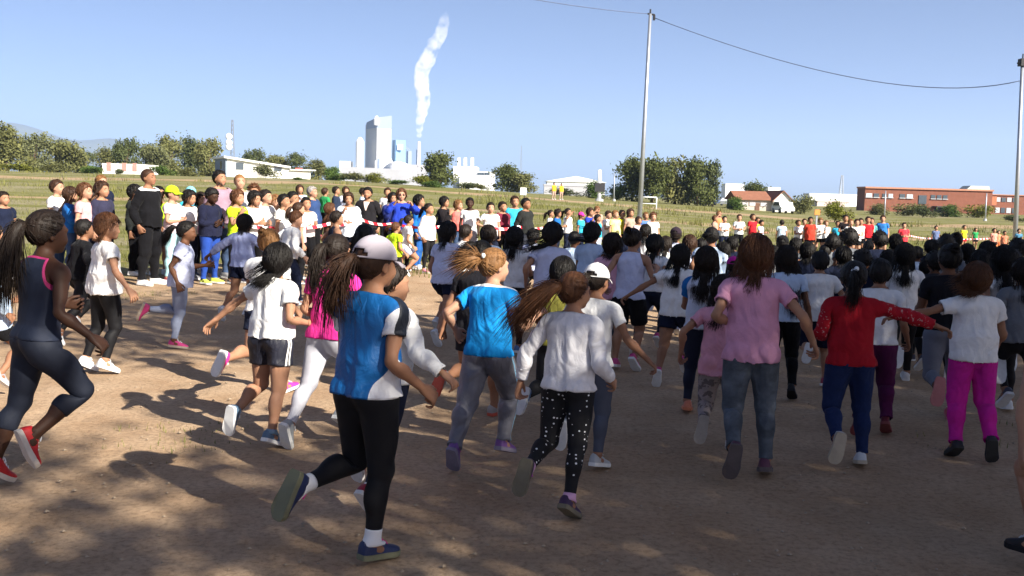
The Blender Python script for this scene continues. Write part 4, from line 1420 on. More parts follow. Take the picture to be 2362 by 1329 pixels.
for i, (x, y, h, rad, n, lab) in enumerate([  # unseen pines added to block skylight and deepen the shade
        (20.5, -7.0, 8.5, 5.0, 26000, 'broad unseen pine added well behind the photographer'), (22.0, 4.0, 9.0, 5.2, 26000, 'broad unseen pine added to the right to block skylight'), (8.5, -9.5, 8.5, 4.8, 24000, 'unseen pine with low limbs added behind the photographer'),
        (-1.5, -6.5, 8.0, 4.6, 22000, 'unseen pine added directly behind the photographer'), (27.0, 14.0, 9.0, 5.0, 20000, 'unseen pine added beyond the right edge of the track'), (-9.0, -8.5, 8.5, 4.6, 16000, 'unseen pine added behind and left of the photographer'), (12.5, 7.2, 5.4, 3.0, 14000, 'lower unseen pine added over the right of the track')]):
    shade_pine(x, y, h, rad, n, 60 + i % 2, lab, .20, (8.5, 4.8, 24000))

# ------------------------------------------------------------------ buildings
WHITE = plain('white_render', (.80, .79, .76), .9, .10, .8); GLASS = plain('window_glass', (.05, .07, .09), .15, .3, 2, .6)
BRICK = plain('red_brick', (.20, .075, .047), .9, .25, 1.2); TILE = plain('roof_tile', (.27, .115, .07), .9, .3, 2.0); SHADE_GREY = plain('shade_grey_wall', (.22, .27, .34), .85, .15, .6)
CONC = plain('concrete', (.46, .47, .49), .9, .12, .02); DARK = plain('dark_trim', (.03, .03, .035), .6); PALEB = plain('pale_blue_cladding', (.20, .36, .58), .7, .12, .03)
WHB = plain('white_cladding', (.82, .83, .84), .8, .06, .03); STEEL = plain('galvanised_steel', (.42, .45, .50), .45, .15, 3, .5, .7); SHED = plain('shed_roof', (.40, .40, .43), .8, .15, .05)
BLUEG = plain('blue_grey_cladding', (.24, .29, .40), .8, .1, .02)

def pz(px, py, d): return at_depth(px, py, d)

def root_at(name, px, d, label, cat='building', group=None, rz=0):
    r = ray(px, 440)
    o = empty(name, (r.x * d, d, ground_z(r.x * d, d)), rz)
    return tag(o, label, cat, group)

def pbox(name, root, x0, x1, ytop, ybase, d, depth, mat, base=True):
    """box whose front face spans those picture columns at depth d (metres worked out at that depth)"""
    A = pz(x0, ytop, d); B = pz(x1, ytop, d)
    zt = (A.z + B.z) / 2
    zb = root.location.z - .3 if ybase is None else (pz(x0, ybase, d).z + pz(x1, ybase, d).z) / 2
    L = root.location
    mb = MB().box(A.x - L.x, d - L.y, zb - L.z, B.x - L.x, d + depth - L.y, zt - L.z)
    return mb.build(name, mat, root)

def far_box(name, label, x0, x1, yt, d, depth, mat, roofmat=None, pitch=0, group=None, wins=0):
    o = root_at(name, (x0 + x1) / 2, d, label, 'building', group)
    w_ = pbox('wall', o, x0, x1, yt, None, d, depth, mat)
    A = pz(x0, yt, d); B = pz(x1, yt, d); L = o.location
    z = (A.z + B.z) / 2 - L.z; a, b = A.x - L.x, B.x - L.x
    e = .03 * (b - a)
    mb = MB()
    if pitch: mb.prism([(a - e, z), (b + e, z), ((a + b) / 2, z + pitch)], -e, depth + e)
    else: mb.box(a - e * .3, -e * .3, z, b + e * .3, depth + e * .3, z + .02 * (b - a) + .15)
    mb.build('roof', roofmat or mat, o)
    for i in range(wins):
        u = a + (b - a) * (i + .5) / wins
        ww = (b - a) / wins * .28
        MB().box(u - ww, -.06, z * .45, u + ww, .05, z * .72).build('window', GLASS, o)
    return o

# white building whose end wall has its shade put into a grey-blue colour (left of the cement works)
def white_hall():
    d = 140
    near = pz(524, 430, d); o = empty('white_building', (near.x, d, ground_z(near.x, d)), R(26))
    tag(o, 'long white single-storey building with end wall coloured shade-grey', 'building')
    H1 = pz(524, 360, d).z - o.location.z; H2 = H1 - 1.15; L1, L2, D = 8.6, 3.4, 9.0
    MB().prism([(0, -.6), (L1, -.6), (L1, H2 - .3), (0, H1 - .3)], 0, D).build('wall', WHITE, o)
    MB().box(-.22, .02, -.6, -.004, D - .02, H1 - .34).build('end_wall', SHADE_GREY, o)
    MB().prism([(-.5, H1 - .28), (L1 + .3, H2 - .28), (L1 + .3, H2), (-.5, H1)], -.5, D + .4).build('roof', WHITE, o)
    MB().box(L1 + .004, .4, -.6, L1 + L2, D, H2 * .72).build('annexe', WHITE, o)
    MB().box(L1 + .31, -.1, H2 * .72, L1 + L2 + .7, D + .2, H2 * .80).build('annexe_roof', WHITE, o)
    for x in (1.2, 6.6): MB().box(x, -.05, 1.2, x + 1.1, .04, 2.2).build('window', GLASS, o)
    MB().box(4.2, -.05, -.4, 5.2, .04, 1.9).build('door', plain('dull_door', (.35, .33, .30), .7), o)
    MB().box(L1 + 1.2, .34, 1.3, L1 + 2.2, .42, 1.75).build('wall_sign', plain('red_sign', (.5, .09, .08), .6), o)
    MB().box(-.25, 3, 1.3, -.18, 4.4, 2.4).build('window', GLASS, o)
white_hall()

o = far_box('low_white_building', 'low white flat-roofed building in front of the left trees', 236, 322, 382, 134, 7, WHITE, wins=0)
for u in (-1.9, .2, 1.6):
    MB().box(u, -.05, .5, u + .6, .04, 1.6).build('window', plain('shutter', (.45, .25, .22), .7), o)

# cement works
def cement_works():
    d = 1250
    o = root_at('cement_works', 870, d, 'tall grey and white cement works with towers and blue block')
    L = o.location
    def X(px): return pz(px, 400, d).x - L.x
    def Zp(py, px=870): return pz(px, py, d).z - L.z
    # main tower: its grey side turned from the sun, pale front, raked top storey
    cs, sn = math.cos(R(27)), math.sin(R(27))
    def rbox(corner, rpx, lpx, prof, y0=-7.0):
        """block whose near upright edge stands at that column; prof gives heights (left back, near edge, right end, back)"""
        cx = X(corner); wr = (X(rpx) - cx) / cs; wl = (cx - X(lpx)) / sn
        A = (cx, y0); B = (cx + wr * cs, y0 + wr * sn); C = (cx + wr * cs - wl * sn, y0 + wr * sn + wl * cs); D = (cx - wl * sn, y0 + wl * cs)
        return A, B, C, D
    def rblock(name, corner, rpx, lpx, zb, hA, hB, hC, hD, mat, y0=-7.0):
        pts = rbox(corner, rpx, lpx, None, y0)
        V = [(p[0], p[1], zb) for p in pts] + [(p[0], p[1], h) for p, h in zip(pts, (hA, hB, hC, hD))]
        return MB().add(V, [(3, 2, 1, 0), (4, 5, 6, 7), (0, 1, 5, 4), (1, 2, 6, 5), (2, 3, 7, 6), (3, 0, 4, 7)]).build(name, mat, o)
    rblock('tower', 870, 901, 833, -3, Zp(296), Zp(296), Zp(290), Zp(284), CONC)
    rblock('top_storey', 869, 901.5, 836, Zp(295.5), Zp(272), Zp(266), Zp(268), Zp(280), BLUEG, -6.8)
    mb = MB(); mb.tube([(X(869), -9, Zp(290)), (X(869), -9, Zp(276)), (X(869), -9, Zp(269))], [3.2, 3.4, 1.6], 12); mb.build('hopper', WHB, o)
    MB().prism([(X(869), -3), (X(912), -3), (X(911), Zp(378)), (X(901), Zp(362)), (X(869), Zp(372))], -16, -7.5).build('loading_hall', WHB, o)
    MB().box(X(874), -16.4, -3, X(880), -16.02, Zp(366)).build('gate', BLUEG, o)
    # silo
    mb = MB(); xs = (X(820) + X(839)) / 2; r_ = (X(839) - X(820)) / 2
    mb.tube([(xs, 0, -3), (xs, 0, Zp(328))], r_, 16); mb.tube([(xs, 0, Zp(328)), (xs, 0, Zp(318))], [r_ * 1.02, r_ * .35], 16)
    mb.build('silo', WHB, o, False)
    # blue block
    rblock('blue_block', 913, 934, 902.5, -3, *(Zp(322),) * 4, PALEB, -4)
    rblock('filter_house', 941, 949, 936, -3, *(Zp(347),) * 4, BLUEG, -1)
    mb = MB(); mb.box(X(917), -5.5, Zp(345), X(929), -3.5, Zp(332)); mb.build('blue_block_panel', WHB, o)
    MB().prism([(X(934), Zp(336)), (X(947), Zp(346)), (X(947), Zp(349)), (X(934), Zp(339))], 2, 7).build('conveyor', BLUEG, o)
    # stack
    mb = MB(); xs = X(965); mb.tube([(xs, 0, -3), (xs, 0, Zp(345)), (xs, 0, Zp(324))], [2.2, 1.9, 1.7], 14); st = mb.build('chimney_stack', WHB, o)
    MB().tube([(X(961), 1, -3), (X(961), 1, Zp(343))], 1.1, 8).build('duct', BLUEG, o)
    # outbuildings
    mb = MB(); mb.tube([(X(922), -20, -3), (X(922), -20, Zp(377))], 12, 20); mb.tube([(X(922), -20, Zp(377)), (X(922), -20, Zp(372))], [12.5, 2], 20); mb.build('dome_store', WHB, o)
    MB().box(X(784), -4, -3, X(808), 20, Zp(374)).build('office', WHB, o)
    MB().prism([(X(806), -3), (X(968), -3), (X(966), Zp(392)), (X(806), Zp(389))], -60, -30).build('long_shed', SHED, o)
    MB().box(X(938), -25, -3, X(985), 10, Zp(379)).build('mill_hall', SHED, o)
    return o
cement_works()

# smoke from the stack: a body of vapour, thicker in puffs
def smoke():
    d = 1250
    pts = [(967, 312, 1.5), (968, 296, 3), (969, 278, 4.5), (973, 258, 6.5), (977, 238, 7.5), (976, 218, 8.5), (972, 196, 9), (971, 176, 9), (976, 156, 9.5), (985, 140, 9.5), (993, 122, 8.5), (1002, 104, 8), (1012, 88, 7.5), (1019, 70, 7), (1024, 52, 6), (1026, 38, 4)]
    F = Field((-60, -20, -2), (60, 20, 190), 2.2)
    B = pz(966, 324, d)
    rr = random.Random(4)
    for px, py, r_ in pts:
        r_ *= .78
        p = pz(px, py, d) - B
        F.ell((p.x, p.y, p.z), (r_, r_, r_ * 1.1), 4)
        for _ in range(2): F.ell((p.x + rr.uniform(-.7, .7) * r_, p.y + rr.uniform(-.7, .7) * r_, p.z + rr.uniform(-6, 6)), (r_ * .6,) * 3, 3)
    V, Q = F.mesh()
    o = obj('smoke_plume', mesh_np('smoke_plume', V, Q))
    o.location = B
    m = bpy.data.materials.new('smoke'); m.use_nodes = True
    t = m.node_tree
    for n_ in list(t.nodes):
        if n_.type == 'BSDF_PRINCIPLED': t.nodes.remove(n_)
    v = nd(t, 'ShaderNodeVolumePrincipled')
    v.inputs['Color'].default_value = (.97, .97, .98, 1); v.inputs['Anisotropy'].default_value = -.25
    tc = nd(t, 'ShaderNodeTexCoord').outputs['Object']
    f = noise(t, tc, .085, 4, .6)
    sep = nd(t, 'ShaderNodeSeparateXYZ'); t.links.new(tc, sep.inputs[0])
    fade = math_n(t, 'SUBTRACT', 1.0, math_n(t, 'MULTIPLY', math_n(t, 'SUBTRACT', sep.outputs[2], 70.0), .0095, True))
    dn = math_n(t, 'MULTIPLY', math_n(t, 'MULTIPLY', math_n(t, 'SUBTRACT', f, .38, True), .55), fade)
    t.links.new(dn, v.inputs['Density'])
    t.links.new(v.outputs[0], t.nodes['Material Output'].inputs['Volume'])
    o.data.materials.append(m)
    tag(o, 'white smoke plume drifting up from the cement works stack', 'smoke')
smoke()

# depot and warehouses
o = far_box('depot', 'pale depot with flat roofs and three thin masts', 1046, 1100, 386, 520, 30, WHB)
pbox('lower_block', o, 1100.3, 1140, 396, None, 520, 24, WHB)
pbox('side_block', o, 1060, 1132, 404, None, 505, 14, WHB)
for i, (a, b) in enumerate(((1102, 1116), (1118, 1130))): pbox('opening', o, a, b, 398, 404, 519, .8, GLASS)
for px in (1058, 1073, 1089):
    A = pz(px, 386, 524); B = pz(px, 364, 524); L = o.location
    MB().tube([A - L, B - L], .9, 6).build('mast', WHB, o)
far_box('warehouse', 'long white warehouse with shallow gable beyond the field', 1262, 1396, 420, 380, 14, WHB, WHB, 2.2, wins=0)
far_box('pale_shed', 'grey low shed in front of the white warehouse', 1255, 1380, 430, 330, 5, SHED)
far_box('white_shed', 'white shed right of the pine clump', 1674, 1718, 426, 300, 6, WHB)
far_box('white_outbuilding', 'small white outbuilding above the red-roofed house', 1772, 1800, 434, 290, 6, WHB)
far_box('white_factory', 'long low white factory left of the brick school', 1868, 1992, 451, 380, 8, WHB, WHB)
far_box('sheds', 'low pinkish shed beside the white factory', 1885, 1960, 466, 330, 10, plain('pink_render', (.55, .46, .44), .9))

# house with red roof and white gable
def red_roof_house():
    d = 140
    o = root_at('red_roofed_house', 1765, d, 'low house with red tiled roof and bright white gable end')
    L = o.location
    X = lambda px, dd=d: pz(px, 470, dd).x - L.x
    Z = lambda py, px: pz(px, py, d).z - L.z
    x0, x1, x2 = X(1708), X(1786), X(1829)
    zb, ze, zr = -.4, Z(462, 1750), Z(447, 1805)
    MB().box(x0, 1.2, zb, x1, 9, ze).build('wall', plain('beige_render', (.50, .44, .38), .9), o)
    rf = MB(); V = [(x0 - .4, .8, ze), (x1, .8, ze), (x1, 5.1, zr + .3), (x0 - .4, 5.1, zr + .3), (x0 - .4, 9.4, ze), (x1, 9.4, ze)]
    rf.add(V, [(0, 1, 2, 3), (3, 2, 5, 4), (0, 3, 4), (1, 5, 2), (0, 4, 5, 1)]); rf.build('roof', TILE, o)
    xm = (x1 + x2) / 2
    MB().prism([(x1 + .02, zb), (x2, zb), (x2, ze + .1), (xm, zr + .35), (x1 + .02, ze + .1)], .4, 9.6).build('gable_wall', WHITE, o)
    for s_, e in ((x1 - .25, xm), (x2 + .25, xm)):
        mb = MB(); zz = ze - .05
        mb.add([(s_, .1, zz), (s_, 9.9, zz), (e, 9.9, zr + .47), (e, .1, zr + .47), (s_, .1, zz - .14), (s_, 9.9, zz - .14), (e, 9.9, zr + .355), (e, .1, zr + .355)],
               [(0, 1, 2, 3), (7, 6, 5, 4), (0, 3, 7, 4), (1, 5, 6, 2), (0, 4, 5, 1), (3, 2, 6, 7)])
        mb.build('gable_roof', TILE, o)
    for px in (1722, 1740, 1766): MB().box(X(px) - .42, 1.1, .7, X(px) + .42, 1.25, ze - .35).build('window', plain('pale_shutter', (.55, .53, .55), .7), o)
    MB().box(X(1752) - .3, 1.1, -.2, X(1752) + .3, 1.25, ze - .4).build('door', plain('brown_door', (.16, .08, .05), .6), o)
red_roof_house()

# brick school
def school():
    d = 215
    o = root_at('brick_school', 2180, d, 'long low red brick school with strip windows')
    L = o.location
    X = lambda px: pz(px, 470, d).x - L.x
    Z = lambda py, px=2180: pz(px, py, d).z - L.z
    zt = Z(439)
    MB().box(X(1994), 0, -2, X(2288), 5, zt).build('wall', BRICK, o)
    MB().box(X(1993), -.35, zt, X(2289), 5.3, zt + .35).build('parapet', plain('coping', (.42, .20, .13), .9), o)
    MB().box(X(2288.5), 3, -2, X(2400), 24, Z(447)).build('wing_wall', BRICK, o)
    MB().box(X(2288.5), 2.7, Z(447), X(2401), 24.3, Z(445)).build('wing_parapet', plain('coping', (.42, .20, .13), .9), o)
    k = 0
    for a, b, whitish in ((1996, 2010, 1), (2014, 2026, 0), (2034, 2044, 0), (2048, 2058, 1), (2074, 2086, 0), (2090, 2104, 1), (2146, 2156, 0), (2160, 2170, 0), (2174, 2184, 0)):
        w_ = MB().box(X(a), -.12, Z(459), X(b), .1, Z(450.5)).build('window', plain('pane_whitish', (.45, .50, .55), .2, .2) if whitish else GLASS, o)  # the flag picks a whitish pane instead of dark glass
        MB().box(X(a) - .1, -.3, Z(459) - .14, X(b) + .1, -.13, Z(459)).build('sill', CONC, w_)
    MB().box(X(2118), -.15, Z(472), X(2136), .1, Z(452)).build('stair_window', GLASS, o)
    MB().box(X(2150), -2.5, Z(479), X(2182), -.01, Z(476)).build('canopy', DARK, o)
    MB().box(X(2156), -.1, -1, X(2178), .1, Z(480)).build('entrance', DARK, o)
    for r0, r1 in ((452, 462), (476, 488)):
        for i in range(4):
            a = 2312 + i * 13
            MB().box(X(a), 2.88, Z(r1), X(a + 10), 3.1, Z(r0)).build('window', plain('pane_whitish', (.45, .50, .55), .2, .2) if i % 2 == 0 else GLASS, o)
    mb = MB(); mb.prism([(X(2230), zt + .3), (X(2284), zt + .3), (X(2282), Z(427)), (X(2240), Z(427))], .6, 4.6); mb.build('roof_plant', plain('pale_green_metal', (.50, .55, .48), .7), o)
    MB().box(X(2291), 1.4, Z(470), X(2306), 2.95, Z(450)).build('stair_tower', plain('orange_brick', (.40, .15, .08), .9), o)
school()

# ------------------------------------------------------------------ poles, masts, cables, signs
def pole(name, label, bx, by_d, tpx, tpy, r0, r1, cat='pole', mat=None, lamp=False, group=None):
    r = ray(bx, 470); d = by_d
    b = Vector((r.x * d, d, ground_z(r.x * d, d)))
    tp = pz(tpx, tpy, d) - b
    o = empty(name, b)
    MB().tube([(0, 0, -.3), tp * .5, tp], [r0, (r0 + r1) / 2, r1], 10).build('shaft', mat or STEEL, o, True)
    MB().tube([(0, 0, -.05), (0, 0, .25)], [r0 * 2.2, r0 * 2.0], 10).build('base', CONC, o)
    tag(o, label, cat, group)
    return o, b + tp, tp
net, NT, tp = pole('net_pole', 'tall grey steel net pole carrying a sagging cable', 1476, 56, 1500, 32, .15, .085)
mb = MB(); mb.tube([tp + Vector((-.15, 0, 0)), tp + Vector((.25, 0, -.05))], .05, 6); mb.tube([tp, tp + Vector((0, 0, .25))], .05, 6); mb.tube([tp + Vector((.22, 0, -.05)), tp + Vector((.22, 0, -.35))], .07, 6)
mb.build('cable_clamp', DARK, net)
fl, FT, tp = pole('floodlight_pole', 'grey floodlight pole beside the brick school', 2349, 46, 2358, 150, .11, .07)
mb = MB(); mb.box(tp.x - .12, -.15, tp.z - .05, tp.x + .30, .2, tp.z + .28); mb.box(tp.x - .2, -.08, tp.z + .05, tp.x + .4, .1, tp.z + .12); mb.build('floodlight', DARK, fl)
MB().tube([tp + Vector((0, 0, .2)), tp + Vector((0, 0, .5))], .03, 6).build('spike', DARK, fl)
def cable(name, label, A, B, mid, r_=.022):
    pts = [A * (1 - t) ** 2 + mid * 2 * t * (1 - t) + B * t * t for t in [i / 24 for i in range(25)]]
    mb = MB(); mb.tube(pts, r_, 5)
    tag(mb.build(name, plain('cable', (.10, .13, .22), .6), None, True), label, 'cable')
B2 = pz(2352, 187, 46)
m_ = pz(2060, 255, 50)
cable('cable', 'sagging dark cable strung from the net pole to the floodlight pole', NT + Vector((.2, 0, -.2)), B2, m_)
cable('cable', 'dark cable running from the net pole top out over the sky', NT + Vector((-.15, 0, 0)), pz(1180, -10, 50), pz(1360, 22, 53))

def lattice(name, label, px, d, ytop, wpx, cat='mast'):
    r = ray(px, ytop); z0 = ground_z(r.x * d, d); h = CAM_Z + r.z * d - z0; w_ = wpx * d / FPX / 2
    o = empty(name, (r.x * d, d, z0))
    mb = MB()
    n = 14
    cs = [(-1, -1), (1, -1), (1, 1), (-1, 1)]
    for sx, sy in cs: mb.tube([(sx * w_, sy * w_, -1), (sx * w_ * .25, sy * w_ * .25, h)], w_ * .10, 4)
    mb.build('legs', STEEL, o)
    mb = MB()
    for i in range(n):
        f0, f1 = i / n, (i + 1) / n
        a0, a1 = w_ * (1 - .75 * f0), w_ * (1 - .75 * f1)
        for k in range(4):
            p, q = cs[k], cs[(k + 1) % 4]
            mb.tube([(p[0] * a0, p[1] * a0, h * f0), (q[0] * a1, q[1] * a1, h * f1)], w_ * .06, 3)
    b = mb.build('bracing', STEEL, o); b['kind'] = 'stuff'
    tag(o, label, cat)
    return o, h, w_
o, h, w_ = lattice('lattice_antenna', 'thin lattice antenna behind the white building roof', 536, 230, 276, 12)
for f in (.62, .72, .55):
    mb = MB(); ell_into(mb, (-w_ * 1.1, -.5, h * f), (.8, .3, .8), 10, 6); mb.build('dish', WHB, o, True)
mb = MB(); ell_into(mb, (-.5, -2, h * .30), (1.6, .8, 1.3), 12, 8); mb.build('large_dish', WHB, o, True)
lattice('lattice_mast', 'thin lattice mast behind the two middle pines', 1203, 300, 336, 7)
lattice('power_pylon', 'faint lattice pylon above the white factory', 1943, 420, 404, 12)
for px, yt, lab in ((2042, 440, 'thin pole at the near end of the brick school'), (2275, 446, 'thin pole before the brick stair tower'), (1416, 400, 'thin pole left of the pine clump')):
    pole('thin_pole', lab, px, 120, px + 1, yt, .09, .06, group='thin poles at the far side of the field', mat=STEEL)
pl, _, tp = pole('boxed_pole', 'white pole with a dark box before the green shrub', 1382, 110, 1383, 392, .22, .18, mat=WHB)
MB().box(-.55, -.4, tp.z * .30, .55, .35, tp.z * .58).build('meter_box', DARK, pl)
def sign(name, label, px, d, y0, y1, wpx, mat, n=1, cat='sign', postmat=None):
    a = pz(px, y1, d); z0 = ground_z(a.x, d)
    o = empty(name, (a.x, d, z0))
    zt = pz(px, y0, d).z - z0; zb = a.z - z0; w_ = wpx * d / FPX / 2
    MB().box(-.05, .05, -.3, .05, .15, zt).build('post', postmat or STEEL, o)
    for i in range(n):
        c = (i - (n - 1) / 2) * w_ * 2.1
        if n == 1: MB().box(-w_, -.03, zb, w_, .045, zt).build('panel', mat, o)
        else:
            mb = MB(); mb.tube([(c, -.04, (zt + zb) / 2), (c, .04, (zt + zb) / 2)], (zt - zb) / 2, 16); mb.build('disc', mat, o)
    return tag(o, label, cat)
sign('notice_board', 'blank white notice board on a post in the field', 1207, 105, 433, 450, 14, WHB)
sign('orange_marker', 'round orange marker on a post near the lone bush', 1885, 70, 484, 496, 12, plain('orange_paint', (.80, .25, .06), .5))
# white goal frame
g = pz(1495, 470, 95); o = empty('goal_frame', (g.x, 95, ground_z(g.x, 95)))
hz = pz(1495, 455, 95).z - o.location.z
for x in (-.8, .8): MB().tube([(x, 0, -.2), (x, 0, hz)], .05, 8).build('post', WHB, o, True)
MB().tube([(-.8, 0, hz), (.8, 0, hz)], .05, 8).build('crossbar', WHB, o, True)
MB().tube([(-.8, 0, hz * .45), (.8, 0, hz * .45)], .04, 8).build('rail', WHB, o, True)
tag(o, 'small white frame standing beside the net pole', 'goal')

# ------------------------------------------------------------------ vehicles
def car(name, label, px, d, col, van=False, rz=0.0, group=None):
    r = ray(px, 480); o = empty(name, (r.x * d, d, ground_z(r.x * d, d)), rz)
    paint = plain('paint%s' % (col,), col, .3, .08, 1, .6)
    prof = ([(-2.1, .35), (2.1, .35), (2.15, .75), (1.5, .95), (1.05, 1.45), (-1.0, 1.5), (-1.7, 1.0), (-2.1, .95)] if not van else
            [(-2.4, .35), (2.4, .35), (2.4, .95), (2.0, 1.15), (1.6, 2.1), (-2.35, 2.15)])
    MB().prism(prof, -.85, .85).build('body', paint, o)
    win = [(-1.45, .98), (1.3, .98), (.95, 1.38), (-.9, 1.42)] if not van else [(.9, 1.15), (1.9, 1.15), (1.55, 1.95), (.9, 1.95)]
    for y0, y1 in ((-.87, -.852), (.852, .87)): MB().prism(win, y0, y1).build('window', GLASS, o)
    for x in (-1.3, 1.35):
        for y in (-.8, .8):
            wm = MB(); wm.tube([(x, y - .1, .32), (x, y + .1, .32)], .32, 14); w_ = wm.build('wheel', plain('tyre', (.015, .015, .016), .8), o)
            rm = MB(); rm.tube([(x, y - .115, .32), (x, y + .115, .32)], .18, 10); rm.build('rim', STEEL, w_)
    for y in (-.6, .6): MB().box(2.1, y - .15, .65, 2.2, y + .15, .82).build('headlight', WHB, o)
    return tag(o, label, 'van' if van else 'car', group)
car('parked_car', 'white car parked in front of the white gable', 1806, 126, (.8, .8, .8), False, R(-88))
for px, d, col, lab in ((1618, 190, (.45, .47, .5), 'silver car parked below the pine clump'), (1648, 192, (.06, .10, .22), 'dark blue car parked between two pale cars'), (1680, 189, (.75, .76, .78), 'white car parked nearest the red-roofed house')):
    car('parked_car', lab, px, d, col, False, .9, 'cars parked at the far side of the field')

# ------------------------------------------------------------------ low growth
def grass_stuff():
    rr = np.random.RandomState(3)
    V, F = [], []
    def tuft(x, y, h, n, spread):
        z = ground_z(x, y)
        for _ in range(n):
            a = rr.uniform(0, 6.28); b = np.array((math.cos(a), math.sin(a), 0)); o_ = np.array((x, y, z - .01)) + np.array((rr.normal() * spread, rr.normal() * spread, 0))
            w_ = np.array((-b[1], b[0], 0)) * h * .07; L = h * rr.uniform(.5, 1.1)
            k = len(V); le = rr.uniform(.1, .7)
            V.extend([o_ - w_, o_ + w_, o_ + b * L * le * .45 + np.array((0, 0, L * .6)) + w_ * .6, o_ + b * L * le * .45 + np.array((0, 0, L * .6)) - w_ * .6, o_ + b * L * le + np.array((0, 0, L))])
            F.extend([(k, k + 1, k + 2, k + 3), (k + 3, k + 2, k + 4)])
    for _ in range(5200):
        y = 19 + 75 * rr.rand() ** 1.6; x = rr.uniform(-.62, .62) * y
        if y < max(x, -8) * .62 + 22.5 + 3 * math.sin(x * .7): continue
        tuft(x, y, rr.uniform(.06, .15) * (1 + y / 80), 6, .14 + y * .003)
    for _ in range(46):
        y0 = 34 + 80 * rr.rand(); x0 = rr.uniform(-.56, .56) * y0
        for _ in range(14): tuft(x0 + rr.normal() * y0 * .018, y0 + rr.normal() * .8, rr.uniform(.25, .55), 7, .3)
    for px, py, n in ((330, 682, 60), (290, 690, 40), (380, 676, 40), (430, 985, 14), (420, 1030, 26), (400, 1024, 14), (440, 1034, 10), (700, 700, 30), (760, 640, 40), (2215, 1035, 14)):
        p = ground_hit(px, py)
        for _ in range(n // 2): tuft(p.x + rr.normal() * .25, p.y + rr.normal() * .22, rr.uniform(.025, .06), 5, .05)
    m = leaf_mat('grass_blade', (.15, .15, .046), .35)
    o = obj('grass', mesh_np('grass', V, F, False), m)
    tag(o, 'rough green and straw grass growing over the field', 'grass', None, 'stuff')
    # pebbles and bits of twig on the near earth
    V, F = [], []
    for _ in range(900):
        y = 3.6 + 9 * rr.rand() ** 1.3; x = rr.uniform(-.58, .58) * y
        s_ = rr.uniform(.004, .014); z = ground_z(x, y); k = len(V)
        pts = [(1, 0, 0), (0, 1, 0), (-1, 0, 0), (0, -1, 0), (0, 0, 1), (0, 0, -.6)]
        V.extend([(x + p[0] * s_ * rr.uniform(.7, 1.4), y + p[1] * s_ * rr.uniform(.7, 1.4), z + .006 + p[2] * s_ * .7) for p in pts])
        F.extend([(k+a, k+b, k+4) for a, b in ((0,1),(1,2),(2,3),(3,0))] + [(k+b, k+a, k+5) for a, b in ((0,1),(1,2),(2,3),(3,0))])
    tag(obj('pebbles', mesh_np('pebbles', V, F, False), plain('pebble', (.36, .28, .20), .9, .4, 3)), 'loose pebbles and grit on the sandy ground', 'pebbles', None, 'stuff')
grass_stuff()

# barrier tape held along the line of spectators
def tape_mat():
    m, t, p = new_mat('tape')
    at = nd(t, 'ShaderNodeAttribute', attribute_name='rest')
    sep = nd(t, 'ShaderNodeSeparateXYZ'); t.links.new(at.outputs['Vector'], sep.inputs[0])
    f = math_n(t, 'GREATER_THAN', math_n(t, 'FRACT', math_n(t, 'ADD', math_n(t, 'MULTIPLY', sep.outputs[0], 4.2), math_n(t, 'MULTIPLY', sep.outputs[2], 2.0))), .5)
    t.links.new(mixc(t, f, (.82, .80, .80), (.62, .02, .04)), p.inputs['Base Color'])
    p.inputs['Roughness'].default_value = .35
    return m
TAPE = tape_mat()
def tape(label, pts, wd=.06):
    P = []
    for i in range(len(pts) - 1):
        a, b = Vector(pts[i]), Vector(pts[i + 1])
        n = max(6, int((b - a).length / .25))
        for k in range(n + (i == len(pts) - 2)):
            u = k / n
            P.append(a * (1 - u) + b * u - Vector((0, 0, .05 * 4 * u * (1 - u))))
    V, F, Rr = [], [], []
    L = 0
    for i, p in enumerate(P):
        if i: L += (p - P[i - 1]).length
        tw = .5 * math.sin(L * 1.1)
        up = Vector((0, math.sin(tw), math.cos(tw))) * wd / 2
        for th in (-.002, .002):
            for s_ in (-1, 1): V.append(p + up * s_ + Vector((0, th, 0))); Rr.append((L, th, s_ * wd / 2))
    for i in range(len(P) - 1):
        a, b = i * 4, i * 4 + 4
        F += [(a, b, b + 1, a + 1), (a + 3, b + 3, b + 2, a + 2), (a + 1, b + 1, b + 3, a + 3), (a + 2, b + 2, b, a)]
    F += [(0, 1, 3, 2), (len(V) - 4, len(V) - 2, len(V) - 1, len(V) - 3)]
    me = mesh_np('barrier_tape', V, F, False)
    at = me.attributes.new('rest', 'FLOAT_VECTOR', 'POINT'); at.data.foreach_set('vector', np.array(Rr, np.float32).ravel())
    tag(obj('barrier_tape', me, TAPE), label, 'tape')
tape('red and white barrier tape held in front of the spectators', [pz(452, 515, 16.6), pz(560, 517, 17.0), pz(660, 522, 17.6), pz(760, 516, 18.4), pz(835, 507, 19.2), pz(905, 516, 19.8), pz(1018, 523, 20.4)])
tape('red and white barrier tape before the teenagers in maroon and turquoise', [pz(1130, 524, 21.2), pz(1196, 523, 21.6), pz(1260, 524, 22.6), pz(1300, 528, 24)])
tape('faded barrier tape stretched across the right of the field', [pz(2096, 543, 44), pz(2160, 550, 46), pz(2300, 549, 48)])

